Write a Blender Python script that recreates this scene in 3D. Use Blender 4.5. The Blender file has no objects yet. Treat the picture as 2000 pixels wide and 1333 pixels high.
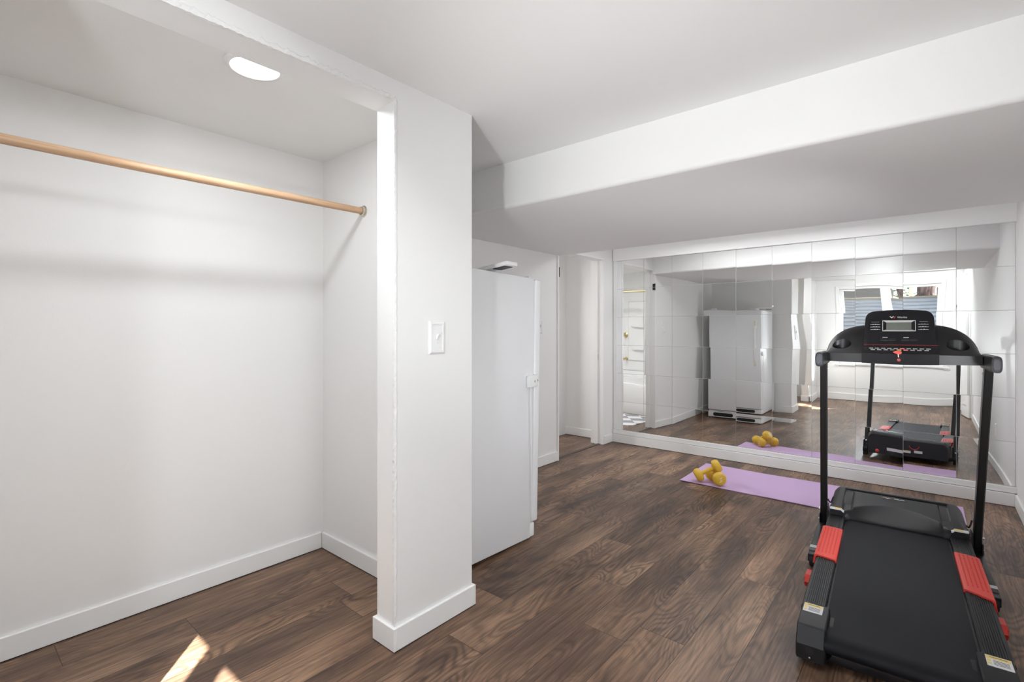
import bpy, bmesh, math, random
from mathutils import Vector, Matrix

C = bpy.context.scene.collection
SC = bpy.context.scene
R = math.radians
random.seed(7)

# ------------------------------------------------------------------ camera, world, sun, lights, exposure
cam_d = bpy.data.cameras.new('camera')
cam_d.sensor_width = 36.0
cam_d.lens = 966.54 * 36.0 / 2000.0
cam_d.shift_y = -(666.5 - 644.8) / 2000.0
cam_d.clip_start = 0.02
cam = bpy.data.objects.new('camera', cam_d)
C.objects.link(cam)
cam.location = (0, 0, 1.2193)
cam.rotation_euler = (R(90), 0, R(40.279))
SC.camera = cam

SC.view_settings.view_transform = 'Standard'
SC.view_settings.look = 'None'
SC.view_settings.gamma = 1.0
SC.view_settings.use_curve_mapping = False
SC.view_settings.exposure = 0.08
SC.cycles.max_bounces = 14
SC.cycles.diffuse_bounces = 10
SC.cycles.glossy_bounces = 6
SC.cycles.sample_clamp_indirect = 6.0

world = bpy.data.worlds.new('daylight')
SC.world = world
world.use_nodes = True
wn = world.node_tree
wn.nodes.clear()
w_out = wn.nodes.new('ShaderNodeOutputWorld')
w_bg = wn.nodes.new('ShaderNodeBackground')
w_sky = wn.nodes.new('ShaderNodeTexSky')
w_sky.sky_type = 'NISHITA'
w_sky.sun_disc = False
w_sky.sun_elevation = R(47)
w_sky.sun_rotation = R(131)
w_bg.inputs['Strength'].default_value = 0.4
wn.links.new(w_sky.outputs['Color'], w_bg.inputs['Color'])
wn.links.new(w_bg.outputs['Background'], w_out.inputs['Surface'])


def light(name, kind, loc, energy, color=(1, 1, 1), direction=None, **kw):
    d = bpy.data.lights.new(name, kind)
    d.energy = energy
    d.color = color
    for k, v in kw.items():
        setattr(d, k, v)
    o = bpy.data.objects.new(name, d)
    C.objects.link(o)
    o.location = loc
    if direction is not None:
        o.rotation_euler = Vector(direction).to_track_quat('-Z', 'Y').to_euler()
    return o


light('sun', 'SUN', (3, -4, 6), 66, (1.0, 0.965, 0.92), direction=(-0.76, 0.667, -1.0), angle=R(0.5))
# added fill lights: two beside the camera, one by the right wall,
# one overhead, one behind the soffit; none is a fixture of the room
light('side_fill', 'SPOT', (-0.74, -0.30, 1.21), 19, (0.945, 0.975, 1.0), direction=(-0.05, 1, 0.05), spot_size=R(165), spot_blend=0.25, shadow_soft_size=0.06)
light('fill_spot', 'SPOT', (-0.60, -0.20, 0.86), 112, (0.95, 0.98, 1.0), direction=(-0.2, 3.2, 1.15), spot_size=R(74), spot_blend=1.0, shadow_soft_size=0.045)
light('right_wall_fill', 'SPOT', (0.41, 2.45, 0.92), 50, (0.95, 0.98, 1.0), direction=(-1, 0.42, -0.02), spot_size=R(120), spot_blend=0.9, shadow_soft_size=0.05)
light('mirror_fill', 'AREA', (-1.10, 4.36, 2.13), 15, (0.965, 0.985, 1.0), direction=(0, -0.15, -1), shape='RECTANGLE', size=1.9, size_y=0.25)
light('back_wall_fill', 'AREA', (-0.22, 0.85, 2.13), 24, (0.94, 0.972, 1.0), direction=(0, -0.65, -1), shape='RECTANGLE', size=0.9, size_y=0.15)
light('window_daylight', 'AREA', (-0.53, -0.56, 1.30), 1, (0.95, 0.98, 1.0), direction=(0, 1, 0),
      shape='RECTANGLE', size=1.38, size_y=1.28).data.cycles.is_portal = True

# ------------------------------------------------------------------ materials


def new_mat(name):
    m = bpy.data.materials.new(name)
    m.use_nodes = True
    nt = m.node_tree
    b = nt.nodes['Principled BSDF']
    return m, nt, b


def plain(name, col, rough=0.5, metal=0.0, spec=0.5, bump=0.0, bscale=200.0, var=0.0, vscale=3.0, coat=0.0):
    m, nt, b = new_mat(name)
    b.inputs['Base Color'].default_value = (*col, 1)
    b.inputs['Roughness'].default_value = rough
    b.inputs['Metallic'].default_value = metal
    b.inputs['Specular IOR Level'].default_value = spec
    b.inputs['Coat Weight'].default_value = coat
    geo = nt.nodes.new('ShaderNodeNewGeometry')
    if bump > 0:
        n = nt.nodes.new('ShaderNodeTexNoise')
        n.inputs['Scale'].default_value = bscale
        n.inputs['Detail'].default_value = 3
        nt.links.new(geo.outputs['Position'], n.inputs['Vector'])
        bp = nt.nodes.new('ShaderNodeBump')
        bp.inputs['Strength'].default_value = bump
        bp.inputs['Distance'].default_value = 0.002
        nt.links.new(n.outputs['Fac'], bp.inputs['Height'])
        nt.links.new(bp.outputs['Normal'], b.inputs['Normal'])
    if var > 0:
        n2 = nt.nodes.new('ShaderNodeTexNoise')
        n2.inputs['Scale'].default_value = vscale
        n2.inputs['Detail'].default_value = 4
        nt.links.new(geo.outputs['Position'], n2.inputs['Vector'])
        mx = nt.nodes.new('ShaderNodeMix')
        mx.data_type = 'RGBA'
        mx.inputs['A'].default_value = (*[c * (1 - var) for c in col], 1)
        mx.inputs['B'].default_value = (*[min(1, c * (1 + var)) for c in col], 1)
        nt.links.new(n2.outputs['Fac'], mx.inputs['Factor'])
        nt.links.new(mx.outputs['Result'], b.inputs['Base Color'])
    return m


M = {}
M['wall'] = plain('wall_paint', (0.82, 0.818, 0.81), 0.55, spec=0.3, bump=0.12, bscale=140, var=0.012, vscale=2)
M['ceiling'] = plain('ceiling_paint', (0.82, 0.82, 0.815), 0.7, spec=0.2, bump=0.1, bscale=160)
M['trim'] = plain('trim_paint', (0.84, 0.838, 0.83), 0.32, spec=0.45, bump=0.03, bscale=60)
M['freezer'] = plain('freezer_enamel', (0.80, 0.81, 0.825), 0.28, spec=0.5, bump=0.05, bscale=420)
M['freezer_dark'] = plain('vent_dark', (0.012, 0.012, 0.012), 0.6)
M['white_plastic'] = plain('white_plastic', (0.82, 0.82, 0.82), 0.35)
M['ivory'] = plain('ivory_plastic', (0.78, 0.75, 0.62), 0.35)
M['black'] = plain('black_plastic', (0.012, 0.012, 0.0135), 0.36, spec=0.45, bump=0.12, bscale=700)
M['black_satin'] = plain('black_satin_plastic', (0.013, 0.013, 0.0145), 0.42, spec=0.3, bump=0.1, bscale=500)
M['black_gloss'] = plain('black_gloss_panel', (0.006, 0.006, 0.008), 0.12, spec=0.5)
M['steel_black'] = plain('black_powder_coat', (0.010, 0.010, 0.010), 0.38)
M['rail'] = plain('rail_black', (0.009, 0.009, 0.0095), 0.36, spec=0.3)
M['belt'] = plain('running_belt', (0.0055, 0.0058, 0.0078), 0.50, spec=0.15, bump=0.3, bscale=900, var=0.25, vscale=5)
M['red'] = plain('red_rubber', (0.62, 0.045, 0.03), 0.45)
M['red_dark'] = plain('red_print_reflection', (0.30, 0.02, 0.015), 0.5)
M['white_print'] = plain('white_print', (0.62, 0.62, 0.62), 0.5)
M['grey_print'] = plain('grey_print', (0.12, 0.12, 0.12), 0.5)
M['yellow_print'] = plain('yellow_print', (0.72, 0.52, 0.10), 0.5)
M['lcd'] = plain('lcd_grey', (0.13, 0.14, 0.12), 0.25)
M['silver'] = plain('silver_bezel', (0.6, 0.6, 0.6), 0.22, metal=1.0)
M['chrome'] = plain('chrome', (0.75, 0.75, 0.75), 0.15, metal=1.0)
M['nickel'] = plain('worn_nickel', (0.62, 0.58, 0.50), 0.3, metal=1.0)
M['brass'] = plain('aged_brass', (0.62, 0.52, 0.28), 0.3, metal=1.0)
M['grip_cap'] = plain('grip_end_grey', (0.075, 0.075, 0.09), 0.5)
M['rubber'] = plain('black_rubber', (0.010, 0.010, 0.010), 0.7)
M['mat'] = plain('lilac_foam', (0.535, 0.38, 0.59), 0.75, spec=0.2, bump=0.35, bscale=600, var=0.03, vscale=8)
M['yellow'] = plain('yellow_vinyl', (0.66, 0.41, 0.035), 0.42, bump=0.1, bscale=300, var=0.08, vscale=20)
M['dark_metal'] = plain('dark_metal', (0.05, 0.05, 0.05), 0.4, metal=0.8)
M['dark_gap'] = plain('floor_gap', (0.012, 0.010, 0.009), 0.8)
M['threshold'] = plain('brown_threshold', (0.05, 0.03, 0.025), 0.4)
M['tub'] = plain('tub_acrylic', (0.84, 0.84, 0.84), 0.15)
M['vinyl'] = plain('vinyl_window_frame', (0.85, 0.85, 0.85), 0.3)


def mirror_material():
    m, nt, b = new_mat('mirror_silver')
    b.inputs['Base Color'].default_value = (0.92, 0.93, 0.925, 1)
    b.inputs['Metallic'].default_value = 1.0
    b.inputs['Roughness'].default_value = 0.0
    return m


M['mirror'] = mirror_material()


def glass_material():
    m, nt, b = new_mat('window_glass')
    nt.nodes.remove(b)
    out = nt.nodes['Material Output']
    tr = nt.nodes.new('ShaderNodeBsdfTransparent')
    gl = nt.nodes.new('ShaderNodeBsdfGlossy')
    gl.inputs['Roughness'].default_value = 0.0
    mx = nt.nodes.new('ShaderNodeMixShader')
    tr.inputs['Color'].default_value = (0.95, 0.97, 0.97, 1)
    mx.inputs['Fac'].default_value = 0.05
    nt.links.new(tr.outputs['BSDF'], mx.inputs[1])
    nt.links.new(gl.outputs['BSDF'], mx.inputs[2])
    nt.links.new(mx.outputs['Shader'], out.inputs['Surface'])
    return m


M['glass'] = glass_material()


def emit_material(name, col, strength):
    m, nt, b = new_mat(name)
    b.inputs['Base Color'].default_value = (0.8, 0.8, 0.8, 1)
    b.inputs['Emission Color'].default_value = (*col, 1)
    b.inputs['Emission Strength'].default_value = strength
    return m


M['lamp'] = emit_material('lamp_lens', (1.0, 0.99, 0.97), 6.0)


def math_node(nt, op, a=None, b=None, va=None, vb=None):
    n = nt.nodes.new('ShaderNodeMath')
    n.operation = op
    if a is not None:
        nt.links.new(a, n.inputs[0])
    if b is not None:
        nt.links.new(b, n.inputs[1])
    if va is not None:
        n.inputs[0].default_value = va
    if vb is not None:
        n.inputs[1].default_value = vb
    return n.outputs[0]


def ramp(nt, fac, stops):
    r = nt.nodes.new('ShaderNodeValToRGB')
    el = r.color_ramp.elements
    while len(el) < len(stops):
        el.new(0.5)
    for e, (p, c) in zip(el, stops):
        e.position = p
        e.color = (*c, 1)
    nt.links.new(fac, r.inputs['Fac'])
    return r.outputs['Color']


def mixc(nt, fac, a, b, mode='MIX'):
    n = nt.nodes.new('ShaderNodeMix')
    n.data_type = 'RGBA'
    n.blend_type = mode
    if isinstance(fac, (int, float)):
        n.inputs['Factor'].default_value = fac
    else:
        nt.links.new(fac, n.inputs['Factor'])
    for k, v in (('A', a), ('B', b)):
        if isinstance(v, tuple):
            n.inputs[k].default_value = (*v, 1)
        else:
            nt.links.new(v, n.inputs[k])
    return n.outputs['Result']


def floor_material():
    m, nt, b = new_mat('walnut_vinyl_planks')
    geo = nt.nodes.new('ShaderNodeNewGeometry')
    sp = nt.nodes.new('ShaderNodeSeparateXYZ')
    nt.links.new(geo.outputs['Position'], sp.inputs[0])
    x, y = sp.outputs['X'], sp.outputs['Y']
    PW, PLN = 0.186, 1.22
    u = math_node(nt, 'DIVIDE', math_node(nt, 'ADD', x, vb=0.913 + 10 * PW), vb=PW)
    i = math_node(nt, 'FLOOR', u)
    fu = math_node(nt, 'SUBTRACT', u, i)
    wn1 = nt.nodes.new('ShaderNodeTexWhiteNoise')
    wn1.noise_dimensions = '1D'
    nt.links.new(i, wn1.inputs['W'])
    v = math_node(nt, 'ADD', math_node(nt, 'DIVIDE', y, vb=PLN), math_node(nt, 'MULTIPLY', wn1.outputs['Value'], vb=5.0))
    j = math_node(nt, 'FLOOR', v)
    fv = math_node(nt, 'SUBTRACT', v, j)
    cmb = nt.nodes.new('ShaderNodeCombineXYZ')
    nt.links.new(i, cmb.inputs[0])
    nt.links.new(j, cmb.inputs[1])
    wn2 = nt.nodes.new('ShaderNodeTexWhiteNoise')
    wn2.noise_dimensions = '2D'
    nt.links.new(cmb.outputs[0], wn2.inputs['Vector'])
    rnd = wn2.outputs['Value']
    rz = math_node(nt, 'MULTIPLY', rnd, vb=57.0)

    def coords(sx, sy):
        c = nt.nodes.new('ShaderNodeCombineXYZ')
        nt.links.new(math_node(nt, 'MULTIPLY', x, vb=sx), c.inputs[0])
        nt.links.new(math_node(nt, 'MULTIPLY', y, vb=sy), c.inputs[1])
        nt.links.new(rz, c.inputs[2])
        return c.outputs[0]

    def noise(vec, scale, detail, rough=0.5, dist=0.0):
        n = nt.nodes.new('ShaderNodeTexNoise')
        n.inputs['Scale'].default_value = scale
        n.inputs['Detail'].default_value = detail
        n.inputs['Roughness'].default_value = rough
        n.inputs['Distortion'].default_value = dist
        nt.links.new(vec, n.inputs['Vector'])
        return n.outputs['Fac']

    broad = noise(coords(5.5, 1.5), 1.0, 3, 0.5, 0.3)            # big tonal figure, drawn out along the plank
    swirl = noise(coords(7.0, 1.9), 1.0, 1.5, 0.45, 0.2)         # contour lines of this make the cathedral grain
    rings = math_node(nt, 'SINE', math_node(nt, 'MULTIPLY', swirl, vb=120.0))
    rings = math_node(nt, 'ADD', math_node(nt, 'MULTIPLY', rings, vb=0.5), vb=0.5)
    fine = noise(coords(120.0, 4.0), 1.0, 4, 0.6, 0.2)           # straight pores
    knots = noise(coords(6.0, 2.4), 1.0, 2, 0.5, 0.6)
    base = ramp(nt, broad, [(0.28, (0.072, 0.044, 0.031)), (0.44, (0.134, 0.081, 0.053)), (0.57, (0.192, 0.119, 0.077)), (0.75, (0.285, 0.186, 0.121))])
    mask = ramp(nt, noise(coords(4.0, 1.0), 1.0, 2), [(0.38, (0.1, 0.1, 0.1)), (0.62, (0.85, 0.85, 0.85))])
    ringc = ramp(nt, rings, [(0.0, (0.50, 0.47, 0.46)), (0.45, (1.0, 1.0, 1.0)), (1.0, (1.35, 1.30, 1.24))])
    c1 = mixc(nt, mask, base, mixc(nt, 1.0, base, ringc, 'MULTIPLY'))
    finec = ramp(nt, fine, [(0.28, (0.42, 0.41, 0.41)), (0.5, (0.98, 0.98, 0.98)), (0.72, (1.55, 1.48, 1.40))])
    c2 = mixc(nt, 0.9, c1, finec, 'MULTIPLY')
    kc = ramp(nt, knots, [(0.26, (0.40, 0.40, 0.44)), (0.42, (1.0, 1.0, 1.0))])
    c3 = mixc(nt, 0.8, c2, kc, 'MULTIPLY')
    tone = ramp(nt, rnd, [(0.0, (0.80, 0.78, 0.80)), (0.5, (1.0, 1.0, 1.0)), (1.0, (1.20, 1.17, 1.13))])
    c4 = mixc(nt, 1.0, c3, tone, 'MULTIPLY')
    # bevelled joints between the planks
    eu = math_node(nt, 'MULTIPLY', math_node(nt, 'MINIMUM', fu, math_node(nt, 'SUBTRACT', None, fu, va=1.0)), vb=PW)
    ev = math_node(nt, 'MULTIPLY', math_node(nt, 'MINIMUM', fv, math_node(nt, 'SUBTRACT', None, fv, va=1.0)), vb=PLN)
    e = math_node(nt, 'MINIMUM', eu, ev)
    joint = math_node(nt, 'LESS_THAN', e, vb=0.0011)
    c5 = mixc(nt, joint, c4, (0.022, 0.014, 0.011))
    nt.links.new(c5, b.inputs['Base Color'])
    rr = ramp(nt, fine, [(0.2, (0.42, 0.42, 0.42)), (0.8, (0.33, 0.33, 0.33))])
    nt.links.new(rr, b.inputs['Roughness'])
    b.inputs['Specular IOR Level'].default_value = 0.30
    h = math_node(nt, 'ADD', math_node(nt, 'MULTIPLY', fine, vb=0.35), math_node(nt, 'MULTIPLY', math_node(nt, 'MINIMUM', e, vb=0.003), vb=300.0))
    bp = nt.nodes.new('ShaderNodeBump')
    bp.inputs['Strength'].default_value = 0.25
    bp.inputs['Distance'].default_value = 0.0012
    nt.links.new(h, bp.inputs['Height'])
    nt.links.new(bp.outputs['Normal'], b.inputs['Normal'])
    return m


M['floor'] = floor_material()


def rod_wood():
    m, nt, b = new_mat('bare_dowel_wood')
    geo = nt.nodes.new('ShaderNodeNewGeometry')
    mp = nt.nodes.new('ShaderNodeMapping')
    mp.inputs['Scale'].default_value = (90, 4, 90)
    nt.links.new(geo.outputs['Position'], mp.inputs['Vector'])
    n = nt.nodes.new('ShaderNodeTexNoise')
    n.inputs['Scale'].default_value = 1.0
    n.inputs['Detail'].default_value = 4
    nt.links.new(mp.outputs['Vector'], n.inputs['Vector'])
    col = ramp(nt, n.outputs['Fac'], [(0.3, (0.45, 0.27, 0.15)), (0.55, (0.57, 0.37, 0.23)), (0.75, (0.64, 0.45, 0.31))])
    nt.links.new(col, b.inputs['Base Color'])
    b.inputs['Roughness'].default_value = 0.5
    return m


M['dowel'] = rod_wood()


def rug_material():
    m, nt, b = new_mat('grey_diamond_rug')
    geo = nt.nodes.new('ShaderNodeNewGeometry')
    mp = nt.nodes.new('ShaderNodeMapping')
    mp.inputs['Rotation'].default_value = (0, 0, R(38))
    nt.links.new(geo.outputs['Position'], mp.inputs['Vector'])
    ck = nt.nodes.new('ShaderNodeTexChecker')
    ck.inputs['Scale'].default_value = 5.0
    ck.inputs['Color1'].default_value = (0.72, 0.72, 0.74, 1)
    ck.inputs['Color2'].default_value = (0.30, 0.30, 0.32, 1)
    nt.links.new(mp.outputs['Vector'], ck.inputs['Vector'])
    nt.links.new(ck.outputs['Color'], b.inputs['Base Color'])
    b.inputs['Roughness'].default_value = 0.9
    return m


M['rug'] = rug_material()


def bark_material():
    m, nt, b = new_mat('pine_bark')
    geo = nt.nodes.new('ShaderNodeNewGeometry')
    mp = nt.nodes.new('ShaderNodeMapping')
    mp.inputs['Scale'].default_value = (22, 22, 5)
    nt.links.new(geo.outputs['Position'], mp.inputs['Vector'])
    n = nt.nodes.new('ShaderNodeTexNoise')
    n.inputs['Scale'].default_value = 1.0
    n.inputs['Detail'].default_value = 5
    n.inputs['Distortion'].default_value = 0.6
    nt.links.new(mp.outputs['Vector'], n.inputs['Vector'])
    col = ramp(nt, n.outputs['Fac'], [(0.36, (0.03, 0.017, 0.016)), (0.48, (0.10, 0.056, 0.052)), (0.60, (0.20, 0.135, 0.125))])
    nt.links.new(col, b.inputs['Base Color'])
    b.inputs['Roughness'].default_value = 0.9
    bp = nt.nodes.new('ShaderNodeBump')
    bp.inputs['Distance'].default_value = 0.03
    nt.links.new(n.outputs['Fac'], bp.inputs['Height'])
    nt.links.new(bp.outputs['Normal'], b.inputs['Normal'])
    return m


M['bark'] = bark_material()
M['leaf'] = plain('leaf_green', (0.10, 0.15, 0.05), 0.6, var=0.5, vscale=6)
M['galv'] = plain('galvanised_steel', (0.52, 0.55, 0.61), 0.45, metal=0.25, var=0.10, vscale=4)
M['plank'] = plain('weathered_plank', (0.55, 0.48, 0.38), 0.8, var=0.2, vscale=6)
M['soil'] = plain('gravel_soil', (0.22, 0.19, 0.15), 0.95, var=0.3, vscale=12)
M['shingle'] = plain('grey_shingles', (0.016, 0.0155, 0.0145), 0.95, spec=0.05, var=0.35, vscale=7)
M['siding'] = plain('dark_siding', (0.05, 0.045, 0.035), 0.8, var=0.2, vscale=5)
M['cream'] = plain('cream_post_paint', (0.74, 0.70, 0.58), 0.6)

# ------------------------------------------------------------------ helpers


def tag(o, label=None, cat=None, group=None, kind=None):
    if label:
        o['label'] = label
    if cat:
        o['category'] = cat
    if group:
        o['group'] = group
    if kind:
        o['kind'] = kind
    return o


def thing(name, label, cat, loc=(0, 0, 0), rotz=0.0, group=None):
    o = bpy.data.objects.new(name, None)
    C.objects.link(o)
    o.empty_display_size = 0.1
    o.location = loc
    o.rotation_euler = (0, 0, rotz)
    return tag(o, label, cat, group)


def obj(name, bm, mat, parent=None, smooth=None, recalc=True):
    if recalc:
        bmesh.ops.recalc_face_normals(bm, faces=bm.faces[:])
    me = bpy.data.meshes.new(name)
    bm.to_mesh(me)
    bm.free()
    for mm in (mat if isinstance(mat, (list, tuple)) else [mat]):
        me.materials.append(mm)
    if smooth is not None:
        for p in me.polygons:
            p.use_smooth = True
        me.set_sharp_from_angle(angle=R(smooth))
    o = bpy.data.objects.new(name, me)
    C.objects.link(o)
    if parent is not None:
        o.parent = parent
    return o


def struct(name, bm, mat, parent=None, smooth=None):
    o = obj(name, bm, mat, parent, smooth)
    if parent is None:
        o['kind'] = 'structure'
    return o


def NB():
    return bmesh.new()


def box(bm, x0, x1, y0, y1, z0, z1, bev=0.0, seg=2, mi=0):
    vs = [bm.verts.new((x, y, z)) for x in (x0, x1) for y in (y0, y1) for z in (z0, z1)]
    idx = [(0, 1, 3, 2), (4, 6, 7, 5), (0, 4, 5, 1), (2, 3, 7, 6), (0, 2, 6, 4), (1, 5, 7, 3)]
    fs = [bm.faces.new([vs[i] for i in f]) for f in idx]
    for f in fs:
        f.material_index = mi
    if bev > 0:
        es = set(e for f in fs for e in f.edges)
        bmesh.ops.bevel(bm, geom=list(es), offset=bev, segments=seg, affect='EDGES', profile=0.5)
    return vs


def B(*a, **k):
    bm = NB()
    box(bm, *a, **k)
    return bm


def loft(bm, rings, closed=True, cap=True, mi=0):
    vr = [[bm.verts.new(p) for p in r] for r in rings]
    n = len(rings[0])
    for a, b in zip(vr[:-1], vr[1:]):
        for k in range(n if closed else n - 1):
            f = bm.faces.new((a[k], a[(k + 1) % n], b[(k + 1) % n], b[k]))
            f.material_index = mi
    if cap and closed:
        for r in (vr[0], vr[-1]):
            f = bm.faces.new(r)
            f.material_index = mi
    return vr


def frame_for(d):
    d = Vector(d).normalized()
    up = Vector((0, 0, 1)) if abs(d.z) < 0.95 else Vector((1, 0, 0))
    a = d.cross(up).normalized()
    return a, a.cross(d).normalized()


def tube(bm, pts, r, segs=12, mi=0):
    pts = [Vector(p) for p in pts]
    rings = []
    for k, p in enumerate(pts):
        d = (pts[min(k + 1, len(pts) - 1)] - pts[max(k - 1, 0)])
        a, b = frame_for(d)
        rr = r[k] if isinstance(r, (list, tuple)) else r
        rings.append([p + a * rr * math.cos(2 * math.pi * t / segs) + b * rr * math.sin(2 * math.pi * t / segs) for t in range(segs)])
    return loft(bm, rings, mi=mi)


def lathe(bm, prof, origin, axis, segs=24, mi=0):
    """prof: list of (radius, distance along axis)."""
    o = Vector(origin)
    ax = Vector(axis).normalized()
    a, b = frame_for(ax)
    rings = [[o + ax * h + (a * math.cos(2 * math.pi * t / segs) + b * math.sin(2 * math.pi * t / segs)) * max(r, 1e-5) for t in range(segs)] for r, h in prof]
    return loft(bm, rings, mi=mi)


def prism(bm, pts, axis, a, b, mi=0):
    """2D outline swept along an axis ('x': pts are (y,z); 'y': (x,z); 'z': (x,y))."""
    def v(p, t):
        return {'x': (t, p[0], p[1]), 'y': (p[0], t, p[1]), 'z': (p[0], p[1], t)}[axis]
    return loft(bm, [[v(p, a) for p in pts], [v(p, b) for p in pts]], mi=mi)


def bezier(p0, p1, p2, p3, n=12):
    p0, p1, p2, p3 = map(Vector, (p0, p1, p2, p3))
    return [p0 * (1 - t) ** 3 + p1 * 3 * t * (1 - t) ** 2 + p2 * 3 * t * t * (1 - t) + p3 * t ** 3 for t in [k / n for k in range(n + 1)]]


def text_bm(s, size, matrix, extrude=0.0004, shear=0.0):
    cu = bpy.data.curves.new('text_tmp', 'FONT')
    cu.body = s
    cu.size = size
    cu.extrude = extrude
    cu.shear = shear
    cu.align_x = 'CENTER'
    cu.align_y = 'CENTER'
    o = bpy.data.objects.new('text_tmp', cu)
    C.objects.link(o)
    dg = bpy.context.evaluated_depsgraph_get()
    me = bpy.data.meshes.new_from_object(o.evaluated_get(dg))
    bm = NB()
    bm.from_mesh(me)
    bm.transform(matrix)
    bpy.data.objects.remove(o)
    bpy.data.curves.remove(cu)
    bpy.data.meshes.remove(me)
    return bm


def add_bm(dst, src):
    me = bpy.data.meshes.new('tmp')
    src.to_mesh(me)
    src.free()
    dst.from_mesh(me)
    bpy.data.meshes.remove(me)


# ------------------------------------------------------------------ the room shell
ZC, ZCC = 2.171, 2.159          # main ceiling, closet ceiling
YB = -0.50                      # inner face of the window wall
YM = 4.862                      # mirror wall
XL, XR = -2.66, 0.450           # left wall beyond the closet, right wall
XCB = -2.608                    # closet back wall

struct('floor', B(-4.45, 0.60, -0.66, 5.05, -0.10, 0.0), M['floor'])
struct('ceiling', B(-4.45, 0.60, -0.66, 5.05, ZC, ZC + 0.10), M['ceiling'])
struct('ceiling_closet', B(XCB, -1.668, YB, 1.434, ZCC, ZC), M['ceiling'])

# soffit across the room, soft drywall edges
bm = NB()
rr = 0.022
prof = [(2.133, ZC + 0.01)] + [(2.133 + rr - rr * math.cos(t), 1.9145 + rr - rr * math.sin(t)) for t in [k * math.pi / 12 for k in range(7)]] + \
       [(3.849 - rr + rr * math.sin(t), 1.9145 + rr - rr * math.cos(t)) for t in [k * math.pi / 12 for k in range(7)]] + [(3.849, ZC + 0.01)]
prism(bm, prof, 'x', XL, XR)
struct('ceiling_soffit', bm, M['wall'], smooth=40)

# closet
struct('wall_closet_back', B(XCB - 0.12, XCB, YB, 1.559, 0, ZC), M['wall'])
struct('wall_closet_end', B(XCB, -1.668, 1.434, 1.559, 0, ZC), M['wall'])
bm = NB()
box(bm, -1.668, -1.555, 1.146, 1.559, 0, ZC)
struct('wall_closet_nib', bm, M['wall'])
bm = NB()
prism(bm, [(-1.668, ZC), (-1.668, 2.082), (-1.555, 2.095), (-1.555, ZC)], 'y', 0.10, 1.146)
struct('wall_closet_header', bm, M['wall'])
struct('wall_closet_return', B(-1.668, -1.555, YB, 0.10, 0, ZC), M['wall'])

# rough corner bead: chipped joint compound up the corner and along the header edge
bm = NB()
rings = []
n = 200
for k in range(n + 1):
    z = 0.092 + (2.095 - 0.092) * k / n
    j = lambda: random.uniform(0.0, 0.0022)
    s = random.choice([0, 0, 1]) * random.uniform(0, 0.003)
    rings.append([(-1.570 - s, 1.1462, z), (-1.566, 1.1450 - j(), z), (-1.5545 + j() * .6, 1.1445 - j(), z), (-1.5535 + j(), 1.152, z), (-1.5548, 1.158 + s, z), (-1.560, 1.152, z)])
loft(bm, rings)
n = 120
rings = []
for k in range(n + 1):
    y = 0.10 + (1.146 - 0.10) * k / n
    j = lambda: random.uniform(0.0, 0.0035)
    s = random.random() ** 2 * 0.012
    rings.append([(-1.572 - s, y, 2.0952), (-1.566, y, 2.0945 - j()), (-1.5545 + j() * .6, y, 2.0940 - j()), (-1.5535 + j(), y, 2.100 + s), (-1.5548, y, 2.106 + s), (-1.560, y, 2.100)])
loft(bm, rings)
struct('trim_1', bm, M['wall'])

# left wall with the bathroom doorway
bm = NB()
box(bm, XL - 0.12, XL, 1.559, 3.795, 0, ZC)
box(bm, XL - 0.12, XL, 4.64, YM, 0, ZC)
box(bm, XL - 0.12, XL, 3.795, 4.64, 1.985, ZC)
struct('wall_left', bm, M['wall'])
# right wall, mirror wall, window wall
struct('wall_right', B(XR, XR + 0.12, -0.62, YM, 0, ZC), M['wall'])
struct('wall_mirror_side', B(-2.9, XR + 0.12, YM, YM + 0.12, 0, ZC), M['wall'])
WX0, WX1, WZ0, WZ1 = -1.215, 0.155, 0.66, 1.965
bm = NB()
box(bm, XCB - 0.12, WX0, YB - 0.12, YB, 0, ZC)
box(bm, WX1, XR, YB - 0.12, YB, 0, ZC)
box(bm, WX0, WX1, YB - 0.12, YB, 0, WZ0)
box(bm, WX0, WX1, YB - 0.12, YB, WZ1, ZC)
struct('wall_window_side', bm, M['wall'])

bm = NB()
for a in ((-4.4, WX0 - .02, 0.2, 2.6), (WX1 + .02, 0.6, 0.2, 2.6), (WX0 - .02, WX1 + .02, 0.2, WZ0 - .02), (WX0 - .02, WX1 + .02, WZ1 + .075, 2.6)):
    box(bm, a[0], a[1], YB - 0.165, YB - 0.121, a[2], a[3])
struct('wall_exterior', bm, M['siding'])  # unseen dark cladding added to cut sun bounce onto the well wall
# boards that frame the mirror tiles
bm = NB()
box(bm, -2.652, XR, YM - 0.030, YM, 1.967, 2.165, 0.002)
struct('trim_2', bm, M['trim'])
struct('trim_3', B(-2.652, -2.612, YM - 0.018, YM, 0.135, 1.967, 0.002), M['trim'])
struct('trim_4', B(0.4445, XR, YM - 0.010, YM, 0.135, 1.967, 0.001), M['trim'])
struct('trim_5', B(-2.652, XR, YM - 0.028, YM, 0.092, 0.133, 0.002), M['trim'])

# baseboards (flat boards with a thin dark gap under them)
BH, BT = 0.089, 0.013


def baseboard(name, x0, x1, y0, y1):
    bm = NB()
    box(bm, x0, x1, y0, y1, 0.003, BH, 0.0015, 1)
    box(bm, x0 + .001, x1 - .001, y0 + .001, y1 - .001, 0.0, 0.0035, mi=1)
    return struct(name, bm, [M['trim'], M['dark_gap']])


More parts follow.
